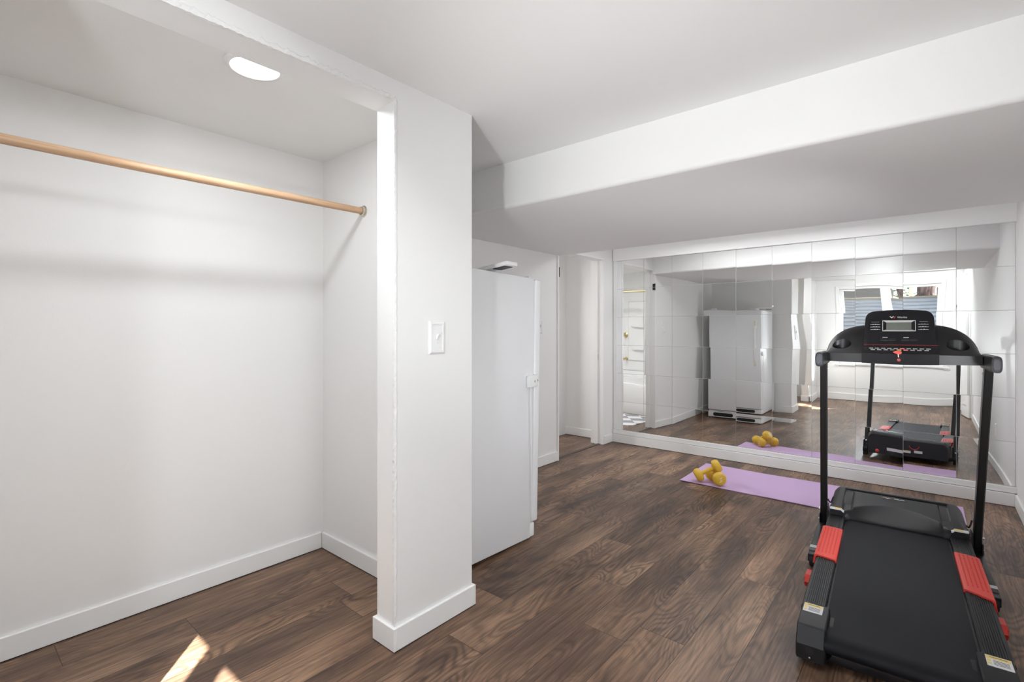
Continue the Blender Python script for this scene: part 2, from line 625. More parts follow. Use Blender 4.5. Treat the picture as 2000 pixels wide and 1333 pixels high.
baseboard('baseboard_closet_back', XCB, XCB + BT, YB, 1.421)
baseboard('baseboard_closet_end', XCB + BT, -1.668, 1.421, 1.434)
bm = NB()
for a in ((-1.681, -1.542, 1.133, 1.146), (-1.555, -1.542, 1.146, 1.559), (-1.681, -1.668, 1.146, 1.421), (-1.668, -1.542, 1.559, 1.572)):
    box(bm, *a, 0.003, BH, 0.0012, 1)
    box(bm, a[0] + .001, a[1] - .001, a[2] + .001, a[3] - .001, 0, 0.0035, mi=1)
struct('baseboard_nib', bm, [M['trim'], M['dark_gap']])
baseboard('baseboard_left', XL, XL + BT, 1.60, 3.784)
baseboard('baseboard_left_return', XL, XL + BT, 4.645, 4.821)
baseboard('baseboard_mirror', XL + BT, XR - BT, 4.821, YM - 0.028)
baseboard('baseboard_right', XR - BT, XR, 0.62, 4.821)
baseboard('baseboard_window', -1.542, XR - BT, YB, YB + BT)
baseboard('baseboard_closet_return', -1.555, -1.542, YB + BT, 0.113)
baseboard('baseboard_closet_front', -1.681, -1.542, 0.10, 0.113)

# ------------------------------------------------------------------ bathroom beyond the doorway (seen through it and in the mirror)
struct('wall_bath_hall', B(-4.35, -2.78, 4.835, 4.95, 0, ZC), M['wall'])
struct('wall_bath_corner', B(-3.75, -3.27, 4.56, 4.835, 0, ZC), M['wall'])
struct('wall_bath_far', B(-4.45, -4.33, 1.90, 4.95, 0, ZC), M['wall'])
struct('wall_bath_tub', B(-4.33, -2.78, 1.90, 2.00, 0, ZC), M['wall'])
baseboard('baseboard_bath_hall', -3.27, -2.80, 4.822, 4.835)
# door jambs
bm = NB()
box(bm, XL - 0.15, XL + 0.004, 4.632, 4.662, 0, 1.985, 0.002)
box(bm, XL - 0.095, XL - 0.06, 4.615, 4.634, 0, 1.985, 0.002)
struct('trim_6', bm, M['trim'])
bm = NB()
box(bm, XL - 0.125, XL + 0.012, 3.783, 3.803, 0, 1.985, 0.002)
box(bm, XL - 0.095, XL - 0.06, 3.80, 3.815, 0, 1.985, 0.002)
struct('trim_7', bm, M['trim'])
bm = NB()
box(bm, XL - 0.12, XL + 0.004, 3.803, 4.632, 1.962, 1.985, 0.002)
struct('trim_8', bm, M['trim'])
bm = NB()
prism(bm, [(-2.735, 0.0), (-2.728, 0.006), (-2.695, 0.006), (-2.688, 0.0)], 'y', 3.803, 4.632)
struct('trim_9', bm, M['threshold'])
# strike plate on the jamb
t = thing('strike_plate', 'small nickel strike plate on the bathroom door jamb', 'strike plate', (-2.728, 4.632, 0.93))
obj('plate', B(-.014, .014, -.0022, -.0001, -.03, .03, .0006), M['nickel'], t)
obj('latch_hole', B(-.006, .006, -.0028, -.002, -.012, .012), M['dark_gap'], t)
# hinge leaf left on the other jamb
t = thing('hinge', 'dark hinge leaf screwed high on the bathroom door jamb', 'hinge', (-2.668, 3.8035, 1.76))
bm = NB()
box(bm, -.016, .016, 0, .003, -.042, .042, .0006)
obj('leaf', bm, M['dark_metal'], t)
bm = NB()
tube(bm, [(.018, .004, -.045), (.018, .004, .045)], .0055, 10)
obj('knuckle', bm, M['dark_metal'], t)

# bathtub along the far bathroom wall
t = thing('bathtub', 'white alcove bathtub with bowed apron, reflected in the left mirror tiles', 'bathtub', (-3.56, 2.4, 0))
bm = NB()
rings = []
TX0, TX1, TY0, TY1, TZ = -0.765, 0.775, -0.395, 0.37, 0.50
prof = []


def rrect(x0, x1, y0, y1, r, z, n=5):
    pts = []
    for cx, cy, a0 in ((x1 - r, y1 - r, 0), (x0 + r, y1 - r, 90), (x0 + r, y0 + r, 180), (x1 - r, y0 + r, 270)):
        for k in range(n + 1):
            a = R(a0 + 90 * k / n)
            pts.append((cx + r * math.cos(a), cy + r * math.sin(a), z))
    return pts


rings = [rrect(TX0, TX1, TY0, TY1, .012, 0), rrect(TX0, TX1, TY0, TY1, .012, TZ - .02), rrect(TX0, TX1, TY0, TY1, .02, TZ),
         rrect(TX0 + .07, TX1 - .07, TY0 + .06, TY1 - .07, .14, TZ), rrect(TX0 + .09, TX1 - .09, TY0 + .08, TY1 - .09, .16, TZ - .03),
         rrect(TX0 + .16, TX1 - .2, TY0 + .13, TY1 - .14, .16, .14)]
loft(bm, rings)
obj('basin', bm, M['tub'], t, smooth=50)
bm = NB()
n = 24
rings = []
for k in range(n + 1):
    s = -1 + 2 * k / n
    bow = .035 * (1 - s * s)
    x = .005 + s * .72
    zz = .40 - .12 * (s * s)
    rings.append([(x, .36, .0), (x, .372 + bow * .3, .0), (x, .374 + bow, zz - .04), (x, .374 + bow * .7, zz), (x, .36, zz + .01)])
loft(bm, rings)
obj('apron_panel', bm, M['tub'], t, smooth=50)
# moulded tub surround with a shelf tower
t = thing('shower_surround', 'white moulded shower surround with built-in shelves above the bathtub', 'shower surround', (-3.56, 2.0, 0.5))
bm = NB()
box(bm, -.765, .775, .003, .02, .005, 1.34, .004)
box(bm, -.765, -.752, .02, .765, .005, 1.34, .004)
obj('wall_panel', bm, M['tub'], t)
bm = NB()
box(bm, -.36, .10, .02, .045, .20, 1.20, .018, 3)
obj('shelf_tower', bm, M['tub'], t)
for zz in (.42, .78):
    bm = NB()
    rings = []
    for k in range(13):
        a = math.pi * k / 12
        rings.append((-.13 + .15 * math.cos(a), .045 + .075 * math.sin(a)))
    prism(bm, rings, 'z', zz, zz + .018)
    obj('shelf', bm, M['tub'], t, smooth=40)
# brass curtain rod, lever, spout
t = thing('shower_rod', 'brass shower curtain rod across the bathtub, seen in the mirror', 'shower rod', (-3.56, 2.74, 1.80))
bm = NB()
tube(bm, [(-.768, 0, 0), (.778, 0, 0)], .0125, 14)
obj('rod', bm, M['brass'], t, smooth=50)
for s in (-1, 1):
    bm = NB()
    lathe(bm, [(.03, 0), (.03, .006), (.018, .016), (.014, .02)], (-.770 if s < 0 else .780, 0, 0), (-s, 0, 0))
    obj('flange', bm, M['brass'], t, smooth=50)
t = thing('shower_valve', 'brass shower valve lever on the white surround above the spout', 'shower valve', (-3.985, 2.02, 1.13))
bm = NB()
lathe(bm, [(.05, 0), (.05, .004), (.03, .012), (.016, .02), (.016, .05), (.0, .052)], (0, 0, 0), (0, 1, 0))
obj('escutcheon', bm, M['brass'], t, smooth=45)
bm = NB()
tube(bm, [(0, .045, 0), (.01, .06, -.02), (.018, .07, -.075)], [.010, .009, .007], 10)
obj('lever', bm, M['brass'], t, smooth=50)
t = thing('bath_spout', 'brass bathtub spout low on the white surround', 'bath spout', (-3.95, 2.02, 0.735))
bm = NB()
tube(bm, [(0, 0, 0), (0, .07, 0), (0, .115, -.005), (0, .13, -.03)], [.022, .021, .02, .017], 14)
obj('spout', bm, M['brass'], t, smooth=50)
bm = NB()
lathe(bm, [(.032, 0), (.032, .006), (.024, .012)], (0, 0, 0), (0, 1, 0))
obj('flange', bm, M['brass'], t, smooth=45)
# rug
bm = NB()
pts = []
for p in rrect(-3.62, -2.95, 2.92, 3.86, .04, 0):
    pts.append((p[0], p[1]))
prism(bm, pts, 'z', 0.001, 0.011)
tag(obj('bath_rug', bm, M['rug']), 'grey and white diamond-patterned rug on the bathroom floor', 'rug')
light('bath_lamp', 'AREA', (-3.95, 3.75, 2.14), 25, (1.0, 1.0, 1.0), direction=(0, 0, -1), shape='DISK', size=0.35)

# ------------------------------------------------------------------ window
bm = NB()
cw, cd = 0.055, 0.018
box(bm, WX0 - cw, WX0, YB, YB + cd, WZ0 - cw, WZ1 + cw, .003)
box(bm, WX1, WX1 + cw, YB, YB + cd, WZ0 - cw, WZ1 + cw, .003)
box(bm, WX0, WX1, YB, YB + cd, WZ1, WZ1 + cw, .003)
box(bm, WX0 - cw - .01, WX1 + cw + .01, YB, YB + .03, WZ0 - .03, WZ0, .003)
win = struct('window_1', bm, M['trim'])
bm = NB()
fw = 0.042
for a in ((WX0, WX0 + fw, WZ0, WZ1), (WX1 - fw, WX1, WZ0, WZ1), (WX0 + fw, WX1 - fw, WZ0, WZ0 + fw), (WX0 + fw, WX1 - fw, WZ1 - fw, WZ1), (-.655, -.545, WZ0 + fw, WZ1 - fw)):
    box(bm, a[0], a[1], YB - .09, YB - .04, a[2], a[3], .003)
obj('window_frame', bm, M['vinyl'], win)
for x0, x1 in ((WX0 + fw, -.655), (-.545, WX1 - fw)):
    obj('pane', B(x0, x1, YB - .068, YB - .064, WZ0 + fw, WZ1 - fw), M['glass'], win)

# ------------------------------------------------------------------ outside: window well, trees, neighbour's house (seen in the mirror, except the added shade tree)
bm = NB()
box(bm, -9, 9, -16, -1.62, 1.45, 1.60)
struct('ground_yard', bm, M['soil'])
bm = NB()
box(bm, -2.6, 1.5, -1.62, -0.67, 0.30, 0.42)
struct('ground_well', bm, M['soil'])
bm = NB()
n = 132
rings = []
for k in range(n + 1):
    z = 0.42 + (1.78 - 0.42) * k / n
    y = -1.50 + 0.012 * math.sin(2 * math.pi * z / 0.068)
    rings.append([(-2.4, y, z), (1.4, y, z)])
vr = [[bm.verts.new(p) for p in r] for r in rings]
for a, b in zip(vr[:-1], vr[1:]):
    bm.faces.new((a[0], a[1], b[1], b[0]))
ex = bmesh.ops.extrude_face_region(bm, geom=bm.faces[:])
for v in [g for g in ex['geom'] if isinstance(g, bmesh.types.BMVert)]:
    v.co.y -= 0.006
t = thing('retaining_wall', 'corrugated galvanised retaining wall outside the window, capped by a pale plank', 'retaining wall', (0, 0, 0))
obj('corrugated_sheet', bm, M['galv'], t, smooth=60)
obj('cap_plank', B(-2.4, 1.4, -1.60, -1.47, 1.782, 1.81, .004), M['plank'], t)


def trunk(x, y, r, h, label):
    bm = NB()
    rings = []
    for k in range(9):
        z = 1.55 + h * k / 8
        rr = r * (1.08 - .18 * k / 8)
        rings.append([(x + rr * (1 + .05 * math.sin(5 * a + k)) * math.cos(a), y + rr * (1 + .05 * math.sin(5 * a + k)) * math.sin(a), z) for a in [2 * math.pi * q / 20 for q in range(20)]])
    loft(bm, rings)
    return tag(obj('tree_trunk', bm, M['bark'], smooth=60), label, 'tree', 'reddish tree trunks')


trunk(-0.60, -6.0, 0.105, 3.0, 'thinner copy of the reddish tree trunk beyond the retaining wall, doubled like its reflection')  # a single tree, built twice to repeat its doubling in the mirror tiles
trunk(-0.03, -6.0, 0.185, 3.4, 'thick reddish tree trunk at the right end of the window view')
for px, lab in ((-.915, 'copy of the cream porch post, left of the thinner trunk, doubled like its reflection'), (-.355, 'cream porch post between the tree trunk and its copy, seen through the window')):  # likewise one post, with an added copy for its doubled reflection
    t = obj('porch_post', B(px - .04, px + .04, -7.1, -7.02, 1.6, 3.2, .004), M['cream'])
    tag(t, lab, 'post', 'porch posts')
# neighbour's house: low shingled roof over siding
t = thing('neighbour_house', 'house with a grey shingled roof beyond the retaining wall, left in the window view', 'house', (-2.3, -8.0, 1.6))
bm = NB()
box(bm, -2.2, 1.15, -2.5, -.3, 0, .28)
obj('wall', bm, M['siding'], t)
bm = NB()
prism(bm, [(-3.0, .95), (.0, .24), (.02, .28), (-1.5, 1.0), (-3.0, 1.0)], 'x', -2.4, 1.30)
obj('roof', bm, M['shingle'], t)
t = thing('garden_shed', 'dark sloped shed behind the tree trunks outside', 'shed', (-0.2, -9.2, 1.6))
bm = NB()
prism(bm, [(-.75, 0), (-.75, .12), (.2, .85), (.75, .85), (.75, 0)], 'y', -.6, .4)
obj('wall', bm, M['siding'], t)
t = thing('added_shade_tree', 'unseen leafy tree added right of the window outside to shade the lower panes', 'tree', (3.1, -4.1, 1.55))  # out-of-view tree added to shade the lower window and trim the sun patch
bm = NB()
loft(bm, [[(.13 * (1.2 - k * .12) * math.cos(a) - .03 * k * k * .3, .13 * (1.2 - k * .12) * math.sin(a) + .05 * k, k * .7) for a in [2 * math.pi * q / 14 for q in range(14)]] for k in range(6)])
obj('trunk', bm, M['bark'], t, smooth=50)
bm = NB()
for k in range(5200):
    while True:
        p = Vector((random.uniform(-1, 1), random.uniform(-1, 1), random.uniform(-1, 1)))
        if p.length < 1:
            break
    c = Vector((-.45 + p.x * 1.25, .85 + p.y * .75, 2.80 + p.z * .70))
    a, b = frame_for((random.uniform(-1, 1), random.uniform(-1, 1), random.uniform(-1, 1) + .01))
    s = random.uniform(.05, .09)
    bm.faces.new([bm.verts.new(c + a * s), bm.verts.new(c + b * s * .6), bm.verts.new(c - a * s), bm.verts.new(c - b * s * .6)])
fo = obj('foliage', bm, M['leaf'], t, recalc=False)
fo['kind'] = 'stuff'
# foliage: one mass of leaves nobody could count
bm = NB()
for k in range(2600):
    c = Vector((random.uniform(-2.6, 2.6), random.uniform(-14.5, -12.0), random.uniform(1.7, 4.2)))
    a, b = frame_for((random.uniform(-1, 1), random.uniform(-1, 1), random.uniform(-1, 1) + .01))
    s = random.uniform(.05, .11)
    bm.faces.new([bm.verts.new(c + a * s), bm.verts.new(c + b * s * .5), bm.verts.new(c - a * s), bm.verts.new(c - b * s * .5)])
tag(obj('foliage', bm, M['leaf'], recalc=False), 'green foliage of trees behind the neighbouring house', 'foliage', kind='stuff')

# ------------------------------------------------------------------ bifold door on the right wall (seen edge-on in the mirror)
bm = NB()
box(bm, XR - .016, XR, .50, .56, 0, 2.03, .003)
box(bm, XR - .016, XR, -.42, -.36, 0, 2.03, .003)
box(bm, XR - .016, XR, -.36, .50, 1.97, 2.03, .003)
struct('trim_10', bm, M['trim'])
door = thing('door_1', 'white panelled bifold door on the right wall, slightly folded', 'door', (XR, 0.07, 0))
door['kind'] = 'structure'


def door_leaf(ya, xa, yb, xb):
    bm = NB()
    L = math.hypot(yb - ya, xb - xa)
    box(bm, 0, L, -.0175, .0175, .01, 1.955, .002)
    for z0, z1 in ((.16, .75), (.86, 1.42), (1.52, 1.84)):
        x0, x1 = .09, L - .09
        for s in (-1, 1):
            vs = []
            ys = s * .0175
            yo = s * .024
            outer = [(x0, z0), (x1, z0), (x1, z1), (x0, z1)]
            inner = [(x0 + .025, z0 + .025), (x1 - .025, z0 + .025), (x1 - .025, z1 - .025), (x0 + .025, z1 - .025)]
            loft(bm, [[(p[0], ys, p[1]) for p in outer], [(p[0], yo, p[1]) for p in inner]])
    ang = math.atan2(xb - xa, yb - ya)
    mt = Matrix.Translation((xa, ya, 0)) @ Matrix.Rotation(math.pi / 2 - ang, 4, 'Z')
    bm.transform(mt)
    return bm


leaf1 = obj('door_leaf', door_leaf(.42, -.03, .02, -.095), M['trim'], door)
leaf2 = obj('door_leaf', door_leaf(-.42, -.03, -.005, -.095), M['trim'], door)
for z in (.35, 1.05, 1.72):
    bm = NB()
    box(bm, -.128, -.114, -.03, .045, z - .03, z + .03, .001)
    obj('hinge', bm, M['nickel'], leaf1)
bm = NB()
box(bm, -.122, -.098, .12, .175, 1.585, 1.615, .003)
obj('latch', bm, M['dark_metal'], leaf1)

# outlets and the second switch


def wall_plate(name, label, cat, loc, rotz, w=.07, h=.115, kind='switch'):
    """plate in the local x-z plane facing local -y"""
    t = thing(name, label, cat, loc, rotz)
    bm = NB()
    rings = []
    for inset, d in ((0, 0), (0, -.003), (.006, -.0075), (.014, -.008), (.015, -.0055), (.0165, -.0055)):
        rings.append([(-w / 2 + inset, d, -h / 2 + inset), (w / 2 - inset, d, -h / 2 + inset), (w / 2 - inset, d, h / 2 - inset), (-w / 2 + inset, d, h / 2 - inset)])
    loft(bm, rings)
    obj('cover_plate', bm, M['white_plastic'], t)
    if kind == 'switch':
        bm = NB()
        prism(bm, [(-.0055, -.011), (-.0055, .011), (-.016, .016), (-.020, .012), (-.011, -.004)], 'x', -.005, .005)
        obj('toggle', bm, M['white_plastic'], t)
        for z in (.022, -.022):
            bm = NB()
            lathe(bm, [(.0028, 0), (.0028, .0012), (.001, .0016)], (0, -.0055, z), (0, -1, 0), 10)
            obj('screw', bm, M['white_plastic'], t)
    else:
        for z in (-.02, .02):
            bm = NB()
            box(bm, -.014, .014, -.0075, -.005, z - .013, z + .013, .003)
            so = obj('socket', bm, M['white_plastic'], t)
            bm = NB()
            for x in (-.006, .006):
                box(bm, x - .001, x + .001, -.0078, -.0074, z - .004, z + .005)
            obj('slot', bm, M['dark_gap'], so)
    return t


wall_plate('light_switch', 'white toggle light switch on the narrow closet wall end', 'light switch', (-1.5549, 1.354, 1.188), R(90), .084, .134)
wall_plate('light_switch', 'white light switch on the left wall between freezer and doorway, seen only in the mirror', 'light switch', (XL + .0001, 3.52, 1.25), R(90), .075, .125)
wall_plate('wall_outlet', 'white power outlet low on the right wall, seen in the rightmost mirror tiles', 'outlet', (XR - .0001, 3.62, .335), R(-90), kind='outlet')

# ------------------------------------------------------------------ mirror of square tiles, each a little tilted and bowed
TS, GAP = 0.305, 0.0026
bm = NB()
rnd = random.Random(21)
N = 14
for col in range(10):
    x1 = 0.444 - col * TS
    x0 = x1 - TS if col < 9 else -2.612
    for row in range(6):
        z1 = 1.967 - row * TS
        z0 = z1 - TS
        tv = rnd.gauss(0, .0005)          # lean up or down
        th = rnd.gauss(0, .00035)          # turn left or right
        bx = rnd.gauss(0, .00030)
        bz = rnd.gauss(0, .00045)
        bxz = rnd.gauss(0, .0002)
        if row == 5:
            tv += .0125
            bz += .0003
        if col == 0:
            th += .004
        if col == 1:
            th += .003
        pts = []
        for a in range(N + 1):
            rowv = []
            for b in range(N + 1):
                x = x0 + GAP / 2 + (x1 - x0 - GAP) * a / N
                z = z0 + GAP / 2 + (TS - GAP) * b / N
                p, q = 2 * a / N - 1, 2 * b / N - 1
                y = YM - .006 + tv * (z - z1) + th * (x - (x0 + x1) / 2) - bx * (1 - p * p) - bz * (1 - q * q) + bxz * p * q * (1 + p)
                rowv.append(bm.verts.new((x, min(y, YM - .0015), z)))
            pts.append(rowv)
        for a in range(N):
            for b in range(N):
                bm.faces.new((pts[a][b], pts[a + 1][b], pts[a + 1][b + 1], pts[a][b + 1]))
        # ground edges back to the wall
        rim = [pts[a][0] for a in range(N + 1)] + [pts[N][b] for b in range(1, N + 1)] + [pts[a][N] for a in range(N - 1, -1, -1)] + [pts[0][b] for b in range(N - 1, 0, -1)]
        back = [bm.verts.new((v.co.x, YM - .0005, v.co.z)) for v in rim]
        for k in range(len(rim)):
            k2 = (k + 1) % len(rim)
            bm.faces.new((rim[k2], rim[k], back[k], back[k2]))
o = obj('wall_mirror', bm, M['mirror'], smooth=30, recalc=False)
tag(o, 'large wall mirror made of square mirror tiles between white boards', 'mirror')

# ------------------------------------------------------------------ closet: rod and ceiling light
t = thing('closet_rod', 'bare wooden closet rod running along the closet at head height', 'closet rod', (-2.205, YB, 1.815))
bm = NB()
tube(bm, [(0, .004, 0), (0, 1.0, 0), (0, 1.929, .008)], .0165, 20)
obj('pole', bm, M['dowel'], t, smooth=50)
for yy, s, zz in ((1.934, -1, .008), (0.0, 1, 0)):
    bm = NB()
    lathe(bm, [(.030, 0), (.030, .003), (.027, .0045), (.0235, .005), (.0225, .016), (.0185, .016), (.0185, .004)], (0, yy, zz), (0, s, 0), 24)
    obj('socket_flange', bm, M['nickel'], t, smooth=40)

t = thing('ceiling_light', 'lit round recessed light in the closet ceiling', 'ceiling light', (-1.835, .752, ZCC))
bm = NB()
lathe(bm, [(.098, 0), (.098, -.004), (.092, -.010), (.080, -.012), (.077, -.009), (.077, 0)], (0, 0, 0), (0, 0, 1), 40)
obj('trim_ring', bm, M['white_plastic'], t, smooth=40)
bm = NB()
lathe(bm, [(.0772, -.002), (.0772, -.009), (.058, -.0115), (.0, -.0125)], (0, 0, 0), (0, 0, 1), 40)
obj('lens', bm, M['lamp'], t, smooth=60)
light('closet_lamp', 'AREA', (-1.835, .752, ZCC - .016), 6.0, (0.92, 0.965, 1.0), direction=(0, 0, -1), shape='DISK', size=0.13)

# ------------------------------------------------------------------ freezer
fz = thing('freezer', 'tall white upright freezer behind the closet wall, door facing the mirror', 'freezer', (-1.777, 2.26, 0))
fz.rotation_euler = (R(-1.5), 0, 0)
FW, FD, FH = .715, .655, 1.522
bm = NB()
box(bm, -FW, 0, -FD, 0, .012, FH, .006, 2)
obj('cabinet', bm, M['freezer'], fz, smooth=40)
bm = NB()
box(bm, -FW + .012, -.008, -.002, .014, .10, FH - .012, .002)
obj('door_gasket', bm, M['white_plastic'], fz)
bm = NB()
box(bm, -FW, .002, .014, .066, .098, FH - .004, .009, 3)
dr = obj('door', bm, M['freezer'], fz, smooth=40)
bm = NB()
pts = bezier((-.07, .066, 1.27), (-.07, .118, 1.24), (-.07, .118, .80), (-.07, .066, .77), 18)
rings = []
for k, p in enumerate(pts):
    w = .013
    rings.append([p + Vector((dx, dy, 0)) for dx, dy in ((-w, -.005), (w, -.005), (w, .004), (w * .6, .008), (-w * .6, .008), (-w, .004))])
loft(bm, rings)
hd = obj('handle', bm, M['white_plastic'], dr, smooth=40)
for zz in (1.275, .765):
    obj('handle_end', B(-.085, -.055, .064, .082, zz - .04, zz + .04, .004), M['ivory'], hd)
bm = NB()
lathe(bm, [(.011, 0), (.011, .003), (.008, .006), (.004, .006), (.004, .004), (0, .004)], (.002, .036, .925), (1, 0, 0), 20)
lk = obj('lock', bm, M['chrome'], dr, smooth=40)
lk['label'] = 'chrome key lock on the door edge'
bm = NB()
box(bm, -FW + .004, -.002, -.004, .040, .014, .092, .006)
gr = obj('kick_grille', bm, M['freezer'], fz, smooth=40)
for x in (-.645, -.335):
    bm = NB()
    pts = []
    for p in rrect(x, x + .25, .028, .076, .022, 0):
        pts.append((p[0], p[1]))
    loft(bm, [[(p[0], .038, p[1]) for p in pts], [(p[0], .0425, p[1]) for p in pts]])
    obj('vent_opening', bm, M['freezer_dark'], gr)
for x, l in ((-.62, 'white hinge cap'), (-.06, None)):
    bm = NB()
    box(bm, x - .02, x + .02, .0, .05, FH - .006, FH + .018, .005)
    obj('hinge_cap', bm, M['white_plastic'], fz, smooth=40)

# white lid lying on top of the freezer, poking over its side
t = thing('plastic_lid', 'white plastic lid on top of the freezer, its corner poking over the side', 'lid', (-1.80, 1.99, 1.547))
t.rotation_euler = (0, R(-6), 0)
bm = NB()
box(bm, -.20, .11, -.04, .055, .002, .024, .006)
obj('lid_shell', bm, M['white_plastic'], t, smooth=40)
obj('lid_underside', B(.0, .085, -.025, .040, -.001, .003), M['dark_metal'], t)
# alarm with its cord on the freezer side
t = thing('freezer_alarm', 'small white alarm box on the freezer side with a cord hanging down', 'alarm', (-1.7765, 2.262, .921))
bm = NB()
box(bm, 0, .022, -.040, .042, -.033, .035, .005)
obj('alarm_box', bm, M['white_plastic'], t, smooth=40)
obj('indicator', B(.0215, .0228, .012, .017, -.006, .006), M['grey_print'], t)
bm = NB()
tube(bm, bezier((.012, -.012, -.033), (.016, -.022, -.25), (.006, .004, -.5), (.008, .0, -.80), 20), .0028, 8)
obj('cord', bm, M['white_plastic'], t, smooth=60)

# ------------------------------------------------------------------ yoga mat and dumbbells
bm = NB()
n = 40
top = []
mat_pts = [(-1.551, 3.925), (0.170, 3.935), (0.165, 4.575), (-1.558, 4.560)]
nx, ny = 60, 16
g = []
for a in range(nx + 1):
    r_ = []
    for b in range(ny + 1):
        u, v = a / nx, b / ny
        p = (Vector(mat_pts[0]) * (1 - u) + Vector(mat_pts[1]) * u) * (1 - v) + (Vector(mat_pts[3]) * (1 - u) + Vector(mat_pts[2]) * u) * v
        edge = .0015 * (abs(2 * v - 1) ** 6) * (1 + math.sin(u * 17)) + .002 * (abs(2 * u - 1) ** 10)
        p += Vector((0, .004 * math.sin(u * 9 + v)))
        r_.append(bm.verts.new((p.x, p.y, .0055 + edge)))
    g.append(r_)
for a in range(nx):
    for b in range(ny):
        bm.faces.new((g[a][b], g[a + 1][b], g[a + 1][b + 1], g[a][b + 1]))
ex = bmesh.ops.extrude_face_region(bm, geom=bm.faces[:])
for v in [q for q in ex['geom'] if isinstance(q, bmesh.types.BMVert)]:
    v.co.z -= .0045
tag(obj('yoga_mat', bm, M['mat'], smooth=40), 'lilac yoga mat on the floor in front of the mirror', 'yoga mat')


def dumbbell(c0, c1, label, rad=.0525):
    """c0, c1: centres of the two heads"""
    c0, c1 = Vector(c0), Vector(c1)
    ax = (c1 - c0).normalized()
    L = (c1 - c0).length
    t = thing('dumbbell', label, 'dumbbell', c0, 0, 'yellow dumbbells')
    bm = NB()
    lathe(bm, [(.0165, .018), (.0155, L * .35), (.0175, L * .5), (.0155, L * .65), (.0165, L - .018)], (0, 0, 0), ax, 18)
    obj('handle', bm, M['yellow'], t, smooth=60)
    a, b = frame_for(ax)
    for o_, s in ((Vector((0, 0, 0)), 1), (ax * L, -1)):
        bm = NB()
        prof = [(.0, -.030), (.70, -.0295), (.84, -.025), (.98, -.012), (1.0, .0), (.98, .012), (.86, .022), (.5, .029), (.34, .033)]
        rings = []
        for r_, h in prof:
            ring = []
            for q in range(36):
                an = 2 * math.pi * q / 36
                rr = rad * max(r_, .001) * (1 - .035 * (1 + math.cos(6 * an)) / 2)
                ring.append(o_ + ax * s * h + (a * math.cos(an) + b * math.sin(an)) * rr)
            rings.append(ring)
        loft(bm, rings)
        hd = obj('head', bm, M['yellow'], t, smooth=50)
        # pale weight mark moulded on the face
        bm = NB()
        for k in range(3):
            z = (k - 1) * .008
            p = o_ - ax * s * .0302
            tube(bm, [p + a * (-.010 + .006 * (k % 2)) + b * (z * 1.6 - .006), p + a * .010 + b * (z * 1.6 + .006)], .0020, 6)
        obj('weight_mark', bm, M['ivory'], hd)
    return t


dumbbell((-1.258, 3.978, .0597), (-1.348, 4.082, .0597), 'yellow dumbbell lying flat on the mat, its round end facing the room')
dumbbell((-1.420, 3.985, .0600), (-1.303, 4.052, .1360), 'yellow dumbbell leaning across the other one, one head raised')

# ------------------------------------------------------------------ treadmill (local frame: +y towards the mirror)
tm = thing('treadmill', 'black folding treadmill with red foot pads facing the mirror', 'treadmill', (-.157, 3.5, 0), R(3))


def zr(y):
    return .140 + .022 * (y + 1.24) / 1.12


# floor frame
for s in (-1, 1):
    bm = NB()
    box(bm, s * .34 - .019, s * .34 + .019, -.50, .09, .028, .070, .004)
    fr = obj('floor_rail', bm, M['steel_black'], tm, smooth=40)
    bm = NB()
    lathe(bm, [(.010, -.014), (.027, -.014), (.030, -.009), (.030, .009), (.027, .014), (.010, .014)], (s * .338, -.53, .030), (1, 0, 0), 24)
    obj('wheel', bm, M['rubber'], fr, smooth=40)
    obj('wheel_fork', B(s * .338 - .021, s * .338 + .021, -.545, -.49, .025, .066, .003), M['black'], fr)
    obj('end_label', B(s * .34 - .0195, s * .34 + .0195, -.460, -.425, .050, .0706), M['white_print'], fr)
    bm = NB()
    box(bm, s * .34 - .016, s * .34 + .016, .05, .085, 0, .028, .003)
    obj('rubber_foot', bm, M['rubber'], fr)
obj('front_crossbar', B(-.32, .32, .05, .088, .030, .068, .004), M['steel_black'], tm)

# deck under the belt
bm = NB()
prism(bm, [(-1.40, .075), (.10, .095), (.10, zr(.1) - .022), (-1.40, zr(-1.4) - .022)], 'x', -.225, .225)
obj('deck_board', bm, M['black'], tm)
# belt: a loop round the rear roller
bm = NB()
prof = [(.06, zr(.06) - .014)]
for k in range(13):
    prof.append((.06 - (1.385 + .06) * k / 12, zr(.06 - (1.445) * k / 12) - .014))
rcz = zr(-1.4) - .014 - .031
for k in range(1, 13):
    a = math.pi / 2 + math.pi * k / 12
    prof.append((-1.39 + .055 * math.cos(a), rcz + .031 * math.sin(a)))
prof += [(-1.0, rcz - .031), (-.98, rcz - .024), (-1.39, rcz - .020), (-1.39, rcz + .02), (.06, zr(.06) - .02)]
prism(bm, prof, 'x', -.214, .214)
obj('running_belt', bm, M['belt'], tm, smooth=30)
